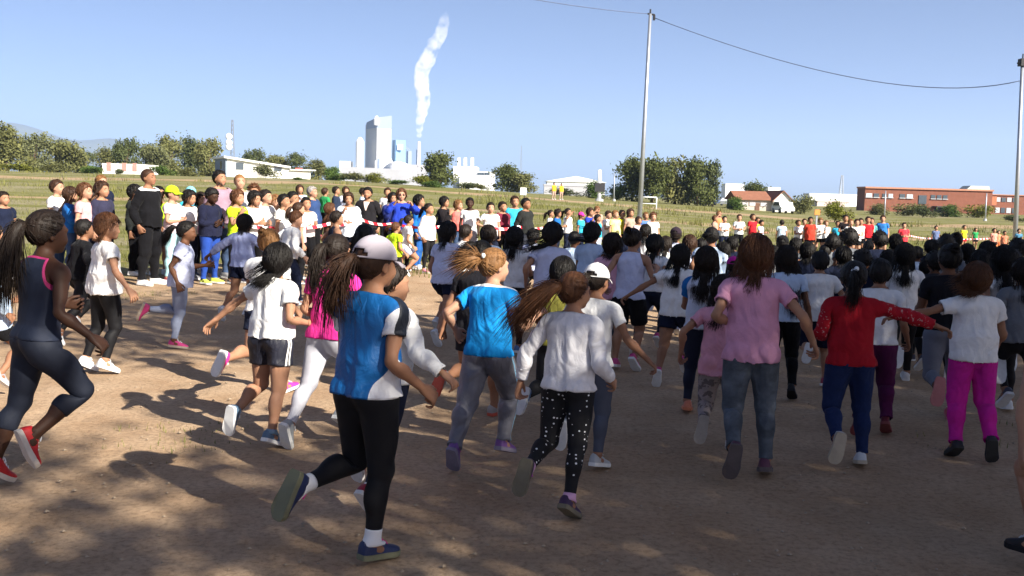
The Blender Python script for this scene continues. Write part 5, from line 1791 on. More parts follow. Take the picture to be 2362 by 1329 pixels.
# the air
mb = MB().box(-9000, -700, -8, 9000, 9600, 620)
hz = mb.build('haze', None)
m = bpy.data.materials.new('haze'); m.use_nodes = True
t = m.node_tree
for n_ in list(t.nodes):
    if n_.type == 'BSDF_PRINCIPLED': t.nodes.remove(n_)
v = nd(t, 'ShaderNodeVolumePrincipled')
v.inputs['Color'].default_value = (.50, .66, 1.0, 1); v.inputs['Density'].default_value = 1.2e-4; v.inputs['Anisotropy'].default_value = .1
t.links.new(v.outputs[0], t.nodes['Material Output'].inputs['Volume'])
hz.data.materials.append(m)
tag(hz, 'pale blue haze in the air over the field', 'haze', None, 'stuff')
# ================================================================== the people
def mirror(p):
    q = dict(p)
    for k in p:
        if k in ('RA', 'RL', 'curlR', 'wristR', 'toeR'): q[k.replace('R', 'L', 1)] = p[k] if 'L' + k[1:] not in p and k not in ('curlR', 'wristR', 'toeR') else q.get(k.replace('R', 'L', 1))
    for a, b in (('RA', 'LA'), ('RL', 'LL'), ('curlR', 'curlL'), ('toeR', 'toeL')):
        if a in p or b in p:
            for x, y in ((a, b), (b, a)):
                if y in p: q[x] = p[y]
                else: q.pop(x, None)
    for k in ('twist', 'side', 'hipyaw'):
        if k in p: q[k] = -p[k]
    if 'head' in p: q['head'] = (-p['head'][0], p['head'][1], -p['head'][2])
    return q

BACK = ((.35, -.75, -.75), (.15, .70, -.55)); FWD = ((.25, .30, -.95), (-.25, .95, .30)); OUT = ((.85, -.25, -.55), (.80, .05, -.55)); LOW = ((.3, -.15, -1), (.2, .75, -.65))
RUN = [
    dict(lean=8, twist=10, RA=BACK, LA=FWD, RL=(38, 2, 78, 5), LL=(-20, 2, 16, 28), curlR=60, curlL=60),
    dict(lean=6, twist=-8, RA=FWD, LA=BACK, RL=(4, 2, 10, 4), LL=(2, 2, 92, 30), curlR=60, curlL=60),
    dict(lean=9, twist=-6, RA=LOW, LA=FWD, RL=(24, 2, 22, -6), LL=(-12, 2, 70, 32), curlR=50, curlL=60),
    dict(lean=5, twist=4, RA=LOW, LA=OUT, RL=(12, 2, 36, 10), LL=(-10, 3, 30, 25), curlR=40, curlL=25),
    dict(lean=10, twist=6, RA=OUT, LA=LOW, RL=(-16, 2, 20, 30), LL=(44, 2, 85, 5), curlR=30, curlL=50),
]
RUN += [mirror(p) for p in RUN]
CROSS = dict(RA=((.30, .15, -1), (-1, .60, .05)), LA=((.30, .15, -1), (-1, .70, -.08)), RL=(2, 4, 4, 0), LL=(0, 3, 2, 0), curlR=30, curlL=30)
DOWN = dict(RA=((.22, -.05, -1), (.08, .16, -1)), LA=((.22, 0, -1), (.05, .2, -1)), RL=(3, 4, 6, 0), LL=(-2, 3, 2, 0))
CHIN = dict(RA=((.15, .40, -.9), (-.40, .55, .95)), LA=((.25, .10, -1), (-.95, .6, .0)), RL=(2, 4, 4, 0), LL=(0, 3, 2, 0), curlR=65, head=(0, 5, 0))
HIPS = dict(RA=((.80, -.25, -.75), (-.80, .45, -.35)), LA=((.3, .1, -1), (.0, .3, -1)), RL=(2, 5, 4, 0), LL=(0, 4, 2, 0))
HOLD = dict(RA=((.18, .2, -1), (-.35, .95, .15)), LA=((.18, .2, -1), (-.35, .95, .12)), RL=(2, 4, 4, 0), LL=(0, 3, 2, 0), head=(0, 12, 0), curlR=60, curlL=60)
SHADE_EYES = dict(RA=((.75, .55, .05), (-.80, .30, .75)), LA=((.22, 0, -1), (.05, .2, -1)), RL=(2, 4, 4, 0), LL=(0, 3, 2, 0), curlR=15)
PHOTO = dict(RA=((.55, .65, -.45), (-.65, .45, .75)), LA=((.55, .65, -.45), (-.65, .45, .75)), RL=(2, 4, 4, 0), LL=(0, 3, 2, 0), curlR=70, curlL=70)
POCKET = dict(RA=((.35, -.3, -1), (-.05, .35, -1)), LA=((.35, -.3, -1), (-.05, .35, -1)), RL=(2, 5, 4, 0), LL=(0, 4, 2, 0), curlR=70, curlL=70)

WHT = (.80, .80, .80); BLK = (.007, .007, .009); NAVY = (.010, .014, .034); GREY = (.16, .17, .19); LGREY = (.55, .55, .60); JEAN = (.045, .075, .15); LILAC = (.56, .60, .80)
PBLUE = (.50, .62, .80); BLUE = (.015, .12, .40); RBLUE = (.02, .05, .42); PINK = (.80, .42, .52); HOT = (.78, .04, .30); RED = (.55, .02, .03); MAROON = (.16, .02, .04); TURQ = (.04, .42, .62)
LIME = (.48, .72, .02); YEL = (.75, .68, .03); OLIVE = (.20, .19, .04); CORAL = (.72, .16, .14); ORANGE = (.80, .25, .10); GREEN = (.03, .28, .09); TEAL = (.10, .35, .36); TAN = (.42, .30, .24)

def S(c=WHT, top=('tee', 'short', .71), bottom='leggings', bc=BLK, **k):
    d = dict(c=c, top=top, bottom=bottom, bc=bc); d.update(k); return d
TEE = ('tee', 'short', .71); LTEE = ('loose', 'short', .68); LONG = ('fit', 'long', .70); HOOD = ('loose', 'long', .70); TANK = ('fit', 'tank', .72); JACK = ('jacket', 'long', .69); FIT = ('fit', 'short', .74)
RUNG = 'children running in the race'

# ---- the front runners ----
place(0, S((.008, .11, .34), ('tee', 'short', .715), 'leggings', BLK, pat='kit', cloth='nylon', hair='pony', hc='brown', hl=.28, fluff=2.0, blow=(-.30, -.35, -.9), cap=(.42, .38, .43), sock=WHT, sockh=.13,
           shoe=(.02, .03, .09), sole=(.16, .16, .10), lace=HOT, skin=2, seed=1),
      dict(lean=5, twist=-4, head=(4, 4, 0), RA=((.22, -.25, -1), (.35, .80, -.62)), LA=((.2, .2, -1), (-.2, .95, .2)), RL=(0, 0, 5, 2), LL=(4, 2, 82, 42), curlR=75, curlL=60, footyaw=2),
      'girl in blue football shirt, grey cap and black leggings kicking one heel up', yaw=38, foot=(940, 1285), headpx=868, headpy=553, lod=0, group=RUNG)
place(0, S((.018, .024, .045), ('tight', 'tank', .735), 'capri', (.016, .020, .034), cloth='lycra', pat='pinkpipe', hair='pony', hc='dark', hl=.42, fluff=2.0, blow=(-.05, -.30, -1), skin=4, shoe=(.42, .015, .02), sole=(.55, .5, .45), lace=WHT, topname='vest_top', seed=2),
      dict(lean=8, twist=-12, head=(10, 5, 0), RA=((.45, -.20, -1), (.55, .70, -.60)), LA=((.3, .3, -1), (-.2, .9, .1)), RL=(34, 3, 84, 22), LL=(-11, 4, 8, 16), curlR=60, curlL=50),
      'girl in navy vest with pink piping, cropped leggings and red shoes', yaw=42, foot=(22, 1112), headpx=112, headpy=489, lod=0, group=RUNG)
place(0, S(WHT, ('loose', 'short', .735), 'shorts', (.020, .021, .034), bpat='sidestripe', bcloth='nylon', hair='long', hc='black', hl=.15, blow=(-.50, -.55, -.60), skin=1, shoe=(.10, .17, .26), sole=(.75, .75, .75), seed=3, sock=(.2, .3, .4), sockh=.09),
      dict(lean=7, twist=8, side=2, head=(-20, 6, 0), RA=((.35, -.2, -.95), (.0, .95, -.1)), LA=((.95, -.30, -.75), (.75, -.20, -.75)), RL=(-6, 1, 6, 12), LL=(4, 3, 62, 30), curlL=12, curlR=60),
      'girl in white tee and black side-striped shorts flinging one arm out', yaw=22, foot=(612, 1030), headpx=642, headpy=566, lod=0, group=RUNG)
place(0, S(HOT, ('fit', 'short', .70), 'leggings', (.52, .52, .58), hair='pony', hc='dark', hl=.30, blow=(-.1, -.4, -1), skin=1, shoe=(.30, .32, .34), sole=(.72, .72, .70), seed=4),
      dict(lean=9, twist=-8, head=(8, 4, 0), RA=FWD, LA=((.2, -.2, -1), (-.3, .9, -.2)), RL=(40, 1, 70, 5), LL=(-18, 2, 14, 36), curlL=60),
      'girl in hot pink top and pale grey leggings behind the capped girl', yaw=28, foot=(704, 1040), headpx=778, headpy=545, lod=0, group=RUNG)
place(0, S(WHT, ('loose', 'long', .70), 'leggings', NAVY, hair='short', hc='dark', skin=1, shoe=(.30, .02, .04), sole=(.65, .62, .6), seed=5, sock=WHT, sockh=.1),
      dict(lean=8, twist=10, head=(25, 6, 0), RA=((.55, .05, -.85), (.75, .40, -.55)), LA=FWD, RL=(-20, 2, 8, 26), LL=(34, 2, 88, 20), curlR=40),
      'child in loose white long-sleeved top hidden by the capped girl', yaw=30, foot=(872, 1192), headpx=908, headpy=612, lod=0, group=RUNG)
place(0, S((.010, .24, .62), ('tee', 'short', .70), 'trousers', (.15, .15, .18), pat='collar', bpat='piping', bcloth='nylon', hair='pony', hc='light', hl=.17, fluff=2.4, blow=(-.9, -.2, -.15), tieball=(.6, .75, .8), skin=0, shoe=(.16, .07, .26), sole=(.2, .18, .25), lace=HOT, seed=6),
      dict(lean=9, twist=10, head=(22, 4, 0), RA=((.45, .15, -.9), (.05, .9, .55)), LA=((.55, -.62, -.62), (.10, .75, -.50)), RL=(30, 2, 48, 0), LL=(-20, 2, 10, 26), curlL=60, curlR=60),
      'girl in bright blue polo shirt and grey track trousers', yaw=20, foot=(1082, 1088), headpx=1142, headpy=577, lod=0, group=RUNG)
place(1112, S((.012, .012, .016), ('tee', 'short', .66), 'shorts', (.014, .014, .02), hair='highpony', hc='black', hl=.2, blow=(-.5, -.4, -.6), skin=2, shoe=(.30, .28, .27), sole=(.55, .10, .06), seed=7),
      dict(lean=9, twist=-8, head=(5, 4, 0), RA=FWD, LA=((.42, -.12, -1), (.22, .15, -1)), RL=(24, 2, 20, 0), LL=(6, 2, 88, 28), curlL=85, curlR=60),
      'girl in black tee and shorts just ahead of the blue polo shirt', yaw=30, d=7.3, headpy=558, lod=0, group=RUNG)
place(0, S((.78, .77, .80), ('tee', 'long', .705), 'leggings', (.012, .012, .014), bpat='dots', hair='pony', hc='chestnut', hl=.42, fluff=2.6, blow=(-.80, -.2, -.65), skin=1, shoe=(.05, .025, .07), sole=(.16, .14, .10), lace=(.6, .1, .5), seed=8, sock=(.7, .4, .6), sockh=.1),
      dict(lean=8, twist=4, head=(20, 2, 0), RA=((.30, -.10, -1), (.05, .85, -.45)), LA=((.55, -.30, -.85), (.25, .20, -1)), RL=(-12, 1, 8, 14), LL=(-8, 2, 62, 34), curlL=40, curlR=60),
      'girl in white long-sleeved top and dotted black leggings', yaw=24, foot=(1280, 1196), headpx=1328, headpy=630, lod=0, group=RUNG)
place(0, S(WHT, ('fit', 'short', .70), 'leggings', (.075, .085, .12), hair='pony', hc='dark', hl=.2, blow=(-.6, -.4, -.6), skin=2, cap=(.80, .80, .80), shoe=(.42, .43, .44), sole=(.7, .7, .68), seed=9),
      dict(lean=8, twist=-6, head=(10, 4, 0), RA=((.55, .05, -.9), (.70, .35, -.65)), LA=BACK, RL=(2, 2, 14, 2), LL=(20, 2, 85, 20), curlR=40),
      'child in white cap and slate leggings behind the dotted leggings', yaw=28, foot=(1388, 1078), headpx=1378, headpy=612, lod=0, group=RUNG)
place(0, S((.62, .30, .44), ('tee', 'short', .665), 'jeans', (.060, .070, .085), bpat='marl', hair='bob', hc='chestnut', hl=.13, blow=(-.15, -.25, -1), skin=1, shoe=(.10, .03, .06), sole=(.10, .08, .08), lace=(.5, .1, .3), seed=10),
      dict(lean=6, twist=8, head=(-6, 4, 0), RA=((.72, -.35, -.75), (.30, .55, -.70)), LA=((.35, -.55, -.8), (-.4, .8, -.2)), RL=(4, 2, 14, 6), LL=(-6, 2, 42, 34), curlR=50),
      'girl in pale pink tee and faded grey jeans with loose chestnut hair', yaw=8, foot=(1774, 1090), headpx=1745, headpy=549, lod=0, group=RUNG)
place(1672, S((.70, .34, .44), ('tee', 'short', .62), 'jeans', (.30, .25, .24), bpat='camo', hair='long', hc='dark', hl=.2, blow=(-.2, -.3, -1), skin=1, shoe=(.62, .60, .58), sole=(.4, .35, .3), seed=11),
      dict(lean=8, head=(8, 4, 0), twist=6, RA=FWD, LA=((.75, -.45, -.7), (.15, .50, -.75)), RL=(20, 2, 20, 0), LL=(-4, 2, 68, 30), curlL=50),
      'small child in long pink tee overlapped by the pale pink tee', yaw=14, d=6.5, headpy=640, lod=0, group=RUNG)
place(0, S((.36, .012, .022), ('tee', 'long', .69), 'jeans', (.014, .026, .085), pat='print', hair='pony', hc='black', hl=.22, blow=(0, -.3, -1), tieball=(.7, .75, .8), skin=2, shoe=(.55, .58, .62), sole=(.42, .36, .28), seed=12),
      dict(lean=5, twist=10, head=(6, 5, 0), RA=((.95, .05, -.20), (.95, .15, -.32)), LA=((.35, -.2, -.95), (-.2, .9, .1)), RL=(2, 2, 8, 8), LL=(0, 4, 56, 34), curlR=20),
      'girl in red zip top with ponytail reaching one arm sideways', yaw=6, foot=(1988, 1070), headpx=1972, headpy=606, lod=0, group=RUNG)
place(0, S(WHT, TEE, 'trousers', (.085, .012, .06), hair='short', hc='black', skin=2, shoe=(.12, .01, .02), sole=(.2, .05, .05), seed=13),
      dict(RUN[3], LA=LOW), 'boy in white tee and dark purple trousers beside the red top', yaw=16, foot=(2032, 1000), headpx=2032, headpy=600, lod=0, group=RUNG)
place(0, S(WHT, ('loose', 'short', .68), 'trousers', (.58, .02, .30), hair='bob', hc='chestnut', hl=.11, blow=(-.6, -.3, -.2), skin=2, shoe=(.02, .02, .03), sole=(.03, .03, .03), seed=14),
      dict(lean=6, twist=-6, head=(5, 5, 0), RA=((.35, .1, -.95), (.15, .75, -.3)), LA=((1.0, .05, -.30), (1.0, .2, -.22)), RL=(-4, 2, 30, 30), LL=(-2, 2, 12, 20), curlL=15),
      'girl in white tee and magenta trousers holding an arm out to the side', yaw=10, foot=(2238, 1055), headpx=2255, headpy=612, lod=0, group=RUNG)
place(0, S((.010, .010, .014), FIT, 'leggings', (.14, .15, .19), hair='bun', hc='black', skin=3, shoe=(.45, .03, .08), sole=(.5, .2, .2), seed=15),
      dict(RUN[2]), 'girl in black tee and grey leggings with pink shoes', yaw=14, foot=(2178, 968), headpx=2192, headpy=566, lod=0, group=RUNG)
place(2316, S(WHT, TEE, 'leggings', BLK, hair='long', hc='black', hl=.2, skin=2, shoe=(.65, .68, .72), sole=(.7, .7, .7), seed=16),
      dict(RUN[1]), 'girl in white tee, black leggings and white shoes with long black hair', yaw=8, d=8.0, headpy=572, lod=0, group=RUNG)
place(2446, S((.10, .09, .09), TANK, 'shorts', (.40, .015, .03), hair='short', hc='dark', skin=1, shoe=BLK, sole=BLK, seed=17),
      dict(lean=48, head=(0, -20, 0), RA=((.1, .5, -.9), (0, .4, -.9)), LA=((.62, .25, -.9), (.30, .35, -1)), RL=(36, 2, 50, -10), LL=(55, 4, 70, -10), curlL=70),
      'child in red shorts bending forward with a dark wristband', yaw=-8, d=4.5, headpy=700, lod=0, group=RUNG)

# ---- second row ----
place(0, S(LILAC, ('loose', 'short', .67), 'leggings', (.26, .30, .42), hair='pony', hc='black', hl=.26, blow=(-.4, -.6, -.75), skin=3, shoe=(.55, .05, .20), sole=(.45, .38, .30), seed=20),
      dict(lean=10, twist=8, head=(0, 4, 0), RA=((.3, -.35, -.95), (.2, .5, -.8)), LA=FWD, RL=(-2, 2, 6, 0), LL=(-6, 2, 84, 25), curlR=50),
      'girl in pale lilac tee and grey-blue leggings running past the spectators', yaw=72, foot=(462, 806), headpx=432, headpy=513, lod=0, group=RUNG)
place(0, S(WHT, ('loose', 'short', .68), 'leggings', BLK, hair='bob', hc='chestnut', hl=.12, blow=(.5, -.3, -.2), skin=1, shoe=(.75, .74, .76), sole=(.75, .75, .75), seed=21),
      dict(lean=4, twist=14, head=(30, 6, 0), RA=((.55, .10, -.85), (.45, .45, -.75)), LA=LOW, RL=(6, 2, 22, 8), LL=(-4, 2, 14, 10), curlR=25),
      'girl in large white tee and black leggings behind the navy vest', yaw=38, foot=(248, 858), headpx=250, headpy=497, lod=0, group=RUNG)
place(196, S(BLK, HOOD, 'leggings', BLK, hair='short', hc='black', skin=2, seed=22), RUN[4], 'dark-haired boy in black top between navy vest and white tee', yaw=40, d=10.2, headpy=508, lod=1)
place(-4, S(PBLUE, ('loose', 'long', .66), 'shorts', BLK, hair='bob', hc='dark', skin=2, shoe=(.3, .3, .33), seed=23), RUN[0], 'child in pale blue long top beyond the navy vest', yaw=25, d=7.6, headpy=590, lod=1)
place(-12, S(HOT, HOOD, 'leggings', BLK, hair='long', hc='dark', skin=1, seed=24), RUN[6], 'child in hot pink hooded top at the start of the track', yaw=35, d=10.5, headpy=520, lod=1)
place(0, S((.42, .47, .72), HOOD, 'shorts', NAVY, hair='bob', hc='black', hl=.08, blow=(0, -.1, -1), skin=2, seed=25),
      dict(lean=8, twist=-4, head=(8, 4, 0), RA=((.9, .0, -.5), (.6, .6, -.4)), LA=((.95, -.2, -.6), (.85, -.05, -.7)), RL=(20, 2, 40, 5), LL=(-8, 2, 30, 28), curlL=30),
      'girl in lilac long-sleeved top spreading both arms', yaw=25, foot=(540, 742), headpx=566, headpy=498, lod=0, group=RUNG)
place(0, S(WHT, HOOD, 'trousers', NAVY, hair='short', hc='chestnut', skin=0, shoe=PBLUE, seed=26),
      dict(lean=14, twist=-6, head=(15, 10, 0), RA=((.35, .05, -.95), (.1, .8, -.55)), LA=BACK, RL=(18, 2, 10, 0), LL=(-22, 2, 24, 25), curlR=60),
      'boy in white hooded top and navy track trousers running past the tape', yaw=62, foot=(738, 706), headpx=684, headpy=490, lod=0, group=RUNG)
place(622, S(WHT, TEE, 'shorts', NAVY, hair='bun', hc='light', skin=1, shoe=HOT, seed=27), RUN[2], 'girl with light brown bun hidden by flying black hair', yaw=22, d=7.9, headpy=530, lod=0)
place(842, S(NAVY, TEE, 'leggings', BLK, hair='pony', hc='black', hl=.22, skin=3, seed=28), RUN[1], 'black-haired child in navy just beyond the grey cap', yaw=30, d=9.2, headpy=520, lod=1)
place(0, S(LIME, LTEE, 'leggings', BLK, hair='pony', hc='chestnut', hl=.16, blow=(-.6, -.4, -.5), skin=1, seed=29), RUN[3], 'child in lime green tee running along the tape', yaw=40, foot=(948, 672), headpx=914, headpy=514, lod=1)
place(944, S(WHT, TEE, 'shorts', LILAC, hair='pony', hc='dark', skin=1, seed=30), RUN[9], 'small child in white tee ahead of the lime tee', yaw=70, d=18.0, headpy=497, lod=1)
place(778, S(NAVY, TANK, 'shorts', NAVY, pat='vest', hair='short', hc='dark', skin=1, seed=31, face=True), RUN[5], 'boy in navy running vest seen in profile', yaw=75, d=14.5, headpy=488, lod=1)
mid = [ # px, head row, depth, yaw, pose, spec, label
    (1036, 515, 10.8, 30, 4, S(LILAC, LTEE, 'shorts', NAVY, hair='long', hc='black', hl=.14), 'girl in lilac-white tee leaning ahead of the black tee'),
    (1076, 520, 12.6, 35, 0, S(WHT, TEE, 'leggings', BLK, hair='short', hc='dark', skin=2), 'boy in white tee beside the leaning lilac-white tee'),
    (1128, 523, 11.6, 28, 2, S(PBLUE, TEE, 'leggings', NAVY, hair='bob', hc='dark', hl=.08), 'dark-haired girl in pale blue just before the blue polo'),
    (1188, 527, 10.2, 22, 1, S(WHT, FIT, 'leggings', BLK, hair='long', hc='black', hl=.18, blow=(0, -.55, -1), skin=2), 'girl in fitted white tee with long straight black hair'),
    (1276, 517, 9.6, 26, 5, S(LILAC, LTEE, 'leggings', NAVY, hair='long', hc='black', hl=.30, blow=(-.8, -.3, -.2)), 'girl in lilac tee with very long black hair streaming sideways'),
    (1326, 534, 11.8, 24, 3, S(PBLUE, TEE, 'shorts', NAVY, hair='crop', hc='black', skin=3), 'close-cropped boy in pale blue tee'),
    (1368, 517, 10.8, 20, 6, S(PBLUE, LTEE, 'leggings', NAVY, hair='long', hc='black', hl=.22, blow=(-1, -.2, .1), skin=2), 'girl in loose pale blue tee with hair blown straight out'),
    (1300, 598, 6.9, 24, 2, S(OLIVE, TEE, 'leggings', BLK, hair='bob', hc='black', hl=.06, skin=3), 'child in olive tee hidden by the streaming chestnut ponytail'),
    (1415, 542, 9.8, 26, 7, S(PINK, TEE, 'leggings', NAVY, hair='bob', hc='dark', hl=.07, skin=2), 'child in rose tee with bent brown arm'),
    (1512, 544, 10.4, 22, 0, S(WHT, FIT, 'leggings', NAVY, hair='long', hc='black', hl=.22), 'girl in slim white top ahead of the sleeveless runner'),
    (1560, 526, 13.5, 20, 3, S(LILAC, TEE, 'leggings', BLK, hair='bob', hc='dark', hl=.05, skin=2, cap=(.03, .02, .03)), 'child in dark cap and lilac-white tee in the middle of the pack'),
    (1592, 545, 11.9, 22, 8, S(LILAC, TEE, 'shorts', NAVY, hair='bob', hc='brown', hl=.1), 'brown-haired child in lilac-white tee in the middle of the pack'),
    (1642, 526, 11.2, 18, 1, S(PBLUE, LTEE, 'leggings', NAVY, hair='pony', hc='black', hl=.14, blow=(-1, -.2, -.3), skin=2), 'girl with short black ponytail sticking out over a pale blue tee'),
    (1570, 568, 8.8, 20, 9, S(WHT, LTEE, 'shorts', NAVY, hair='long', hc='black', hl=.22, blow=(-.2, -.5, -1), skin=2), 'girl in loose white tee with black hair over her shoulders'),
    (1632, 574, 7.6, 18, 6, S((.55, .58, .68), TEE, 'leggings', NAVY, pat='raglan', hair='long', hc='dark', hl=.26, skin=2, shoe=(.6, .2, .12), sole=(.6, .2, .1)), 'girl in white tee with blue raglan sleeves and navy leggings'),
    (1692, 594, 10.2, 18, 2, S(HOT, TEE, 'leggings', BLK, hair='bob', hc='black', cap=(.50, .02, .28), skin=2), 'child in magenta cap before the loose chestnut hair'),
    (1806, 545, 12.4, 14, 4, S(NAVY, TEE, 'leggings', BLK, hair='bob', hc='black', hl=.08, skin=2, cap=(.01, .01, .012)), 'child in black cap and navy tee deep in the pack'),
    (1864, 562, 11.4, 14, 0, S(NAVY, TEE, 'leggings', BLK, hair='bob', hc='black', hl=.10, skin=1), 'child in navy tee turning among the dark heads'),
    (1922, 545, 12.6, 12, 7, S(GREY, TEE, 'leggings', BLK, hair='curly', hc='black', skin=3), 'child with big curly black hair and grey tee'),
    (1960, 532, 12.0, 12, 5, S(GREY, TEE, 'leggings', NAVY, hair='curly', hc='black', skin=3), 'taller curly-haired child in grey among the pack'),
    (1690, 548, 13.6, 16, 3, S(NAVY, TEE, 'leggings', BLK, hair='bob', hc='black', hl=.06, skin=2), 'dark-haired child in navy beyond the magenta cap'),
    (1755, 552, 14.2, 16, 9, S(GREY, TEE, 'leggings', BLK, hair='short', hc='black', skin=2), 'boy in grey tee beyond the loose chestnut hair'),
    (2030, 538, 12.8, 10, 1, S(NAVY, TEE, 'leggings', BLK, hair='curly', hc='black', skin=3), 'curly-haired child in navy before the red tee in the field'),
    (2066, 543, 13.4, 10, 8, S(PBLUE, TEE, 'leggings', NAVY, hair='bob', hc='black', hl=.1, skin=2), 'child in pale blue tee between two curly heads'),
    (2088, 566, 9.2, 10, 2, S(WHT, FIT, 'leggings', BLK, hair='long', hc='black', hl=.22, blow=(-.15, -.5, -1), skin=2), 'girl in white tee with long black hair down her back'),
    (2116, 570, 12.2, 10, 4, S(PBLUE, TEE, 'shorts', NAVY, hair='short', hc='black', skin=3), 'boy with round black head in pale blue tee'),
    (2184, 546, 11.6, 8, 6, S(GREY, HOOD, 'leggings', BLK, hair='curly', hc='black', skin=3), 'child in grey hooded top with wide curly hair'),
    (2206, 538, 12.8, 8, 0, S((.10, .12, .16), TEE, 'leggings', BLK, hair='bun', hc='black', skin=3), 'child in slate tee with a high black bun'),
    (2278, 560, 11.2, 6, 3, S(NAVY, TEE, 'leggings', BLK, hair='bob', hc='black', hl=.1, skin=2), 'black-haired child in navy near the floodlight pole'),
    (2348, 556, 11.0, 6, 9, S(GREY, TEE, 'leggings', BLK, hair='curly', hc='black', skin=3), 'curly-haired child in grey near the floodlight pole'),
    (2140, 600, 10.4, 8, 7, S((.05, .04, .06), TEE, 'leggings', BLK, hair='long', hc='black', hl=.16, skin=3), 'long-haired child in charcoal ahead of the black tee and grey leggings'),
    (1990, 580, 9.8, 12, 9, S(NAVY, TEE, 'leggings', BLK, hair='curly', hc='black', skin=3), 'curly-haired child in navy ahead of the red zip top'),
]
for i, (px, py, d, yw, po, sp, lab) in enumerate(mid):
    sp.setdefault('seed', i); sp.setdefault('shoe', [(.6, .6, .62), (.5, .05, .2), (.05, .05, .08), (.1, .2, .4)][i % 4])
    place(px, sp, RUN[po], lab, yaw=yw, d=d, headpy=py, lod=0 if d < 9.3 else 1)
place(0, S(LILAC, ('fit', 'tank', .69), 'longshorts', BLK, hair='bun', hc='dark', skin=1, shoe=(.55, .06, .22), seed=40),
      dict(lean=8, twist=-8, head=(18, 4, 0), RA=((.45, .0, -.9), (.0, .75, .55)), LA=BACK, RL=(14, 2, 42, 20), LL=(0, 2, 10, 0), curlR=60),
      'runner in sleeveless white top and long black shorts', yaw=24, foot=(1466, 858), headpx=1462, headpy=529, lod=0, group=RUNG)
place(0, S(PBLUE, TEE, 'jeans', BLK, hair='long', hc='dark', hl=.42, blow=(.25, -.25, -1), skin=2, shoe=BLK, sole=BLK, seed=41), RUN[3],
      'girl in black trousers with very long dark hair beside the pale pink tee', yaw=12, foot=(1836, 922), headpx=1815, headpy=572, lod=0, group=RUNG)
place(0, S(WHT, LTEE, 'bermuda', NAVY, hair='short', hc='black', skin=1, shoe=(.3, .05, .08), seed=42),
      dict(RUN[1], RA=((.6, .0, -.8), (.2, .7, .1))), 'boy in white tee and navy shorts ahead of the red zip top', yaw=14, foot=(1858, 890), headpx=1893, headpy=580, lod=0, group=RUNG)

# the rest of the pack between and behind them
pack = [
    (1232, 530, 13.6, 24, 0, S(LILAC, TEE, 'leggings', BLK, hair='bob', hc='black', hl=.08, skin=2), 'black-bobbed child in lilac-white beyond the fitted white tee'),
    (1452, 528, 13.8, 22, 3, S(NAVY, TEE, 'leggings', BLK, hair='pony', hc='black', hl=.18, skin=2), 'child in navy with black ponytail beyond the sleeveless top'),
    (1490, 520, 15.5, 20, 6, S(WHT, TEE, 'shorts', NAVY, hair='long', hc='black', hl=.18, skin=2), 'long-haired child in white tee leading near the net pole'),
    (1536, 548, 12.6, 20, 1, S(WHT, LTEE, 'leggings', NAVY, hair='long', hc='dark', hl=.20, skin=1), 'dark long-haired child in loose white tee beside the dark cap'),
    (1618, 552, 12.8, 18, 5, S(WHT, TEE, 'leggings', BLK, hair='short', hc='black', skin=2), 'short-haired boy in white tee beyond the raglan sleeves'),
    (1668, 562, 11.2, 18, 8, S(PBLUE, TEE, 'leggings', NAVY, hair='bob', hc='black', hl=.10, skin=2), 'bobbed child in pale blue just before the magenta cap'),
    (1722, 566, 11.6, 16, 0, S(NAVY, TEE, 'leggings', BLK, hair='long', hc='black', hl=.18, skin=2), 'long-haired child in navy overlapped by the loose chestnut hair'),
    (1782, 570, 10.8, 14, 7, S(WHT, TEE, 'leggings', BLK, hair='bob', hc='black', hl=.12, skin=2), 'bobbed child in white tee between chestnut and very long hair'),
    (1836, 552, 13.4, 14, 4, S(GREY, TEE, 'leggings', BLK, hair='bob', hc='black', hl=.08, skin=2), 'bobbed child in grey tee beside the black cap'),
    (1904, 566, 12.6, 12, 2, S(WHT, TEE, 'shorts', NAVY, hair='short', hc='black', skin=2), 'short-haired boy in white tee beside the big curly hair'),
    (1946, 572, 10.6, 12, 9, S(NAVY, LTEE, 'leggings', BLK, hair='bob', hc='black', hl=.14, skin=2), 'bobbed child in loose navy tee just ahead of the navy shorts'),
    (2004, 556, 13.8, 10, 6, S(WHT, TEE, 'leggings', BLK, hair='pony', hc='black', hl=.16, skin=2), 'ponytailed child in white tee behind the curly heads'),
    (2050, 580, 10.4, 10, 3, S(GREY, TEE, 'leggings', NAVY, hair='bob', hc='black', hl=.12, skin=3), 'bobbed child in grey tee beside the long black hair'),
    (2148, 556, 13.0, 8, 1, S(NAVY, TEE, 'leggings', BLK, hair='long', hc='black', hl=.18, skin=2), 'long-haired child in navy beside the grey hooded top'),
    (2158, 584, 9.4, 8, 5, S((.03, .03, .04), TEE, 'leggings', BLK, hair='curly', hc='black', skin=3), 'curly-haired child in black just ahead of the charcoal tee'),
    (2232, 566, 11.8, 8, 0, S(WHT, TEE, 'leggings', BLK, hair='bob', hc='black', hl=.12, skin=3), 'bobbed child in white tee ahead of the magenta trousers'),
    (2262, 580, 9.6, 6, 7, S((.05, .05, .08), LTEE, 'leggings', BLK, hair='long', hc='black', hl=.2, skin=3), 'long-haired child in dark slate tee ahead of the magenta trousers'),
    (2330, 580, 9.2, 6, 2, S((.04, .04, .06), TEE, 'leggings', BLK, hair='curly', hc='black', skin=3), 'curly-haired child in dark tee beside the white shoes'),
    (2362, 600, 7.6, 6, 4, S(GREY, LTEE, 'leggings', BLK, hair='long', hc='dark', hl=.18, skin=2), 'long-haired child in loose grey tee beside the bending child'),
]
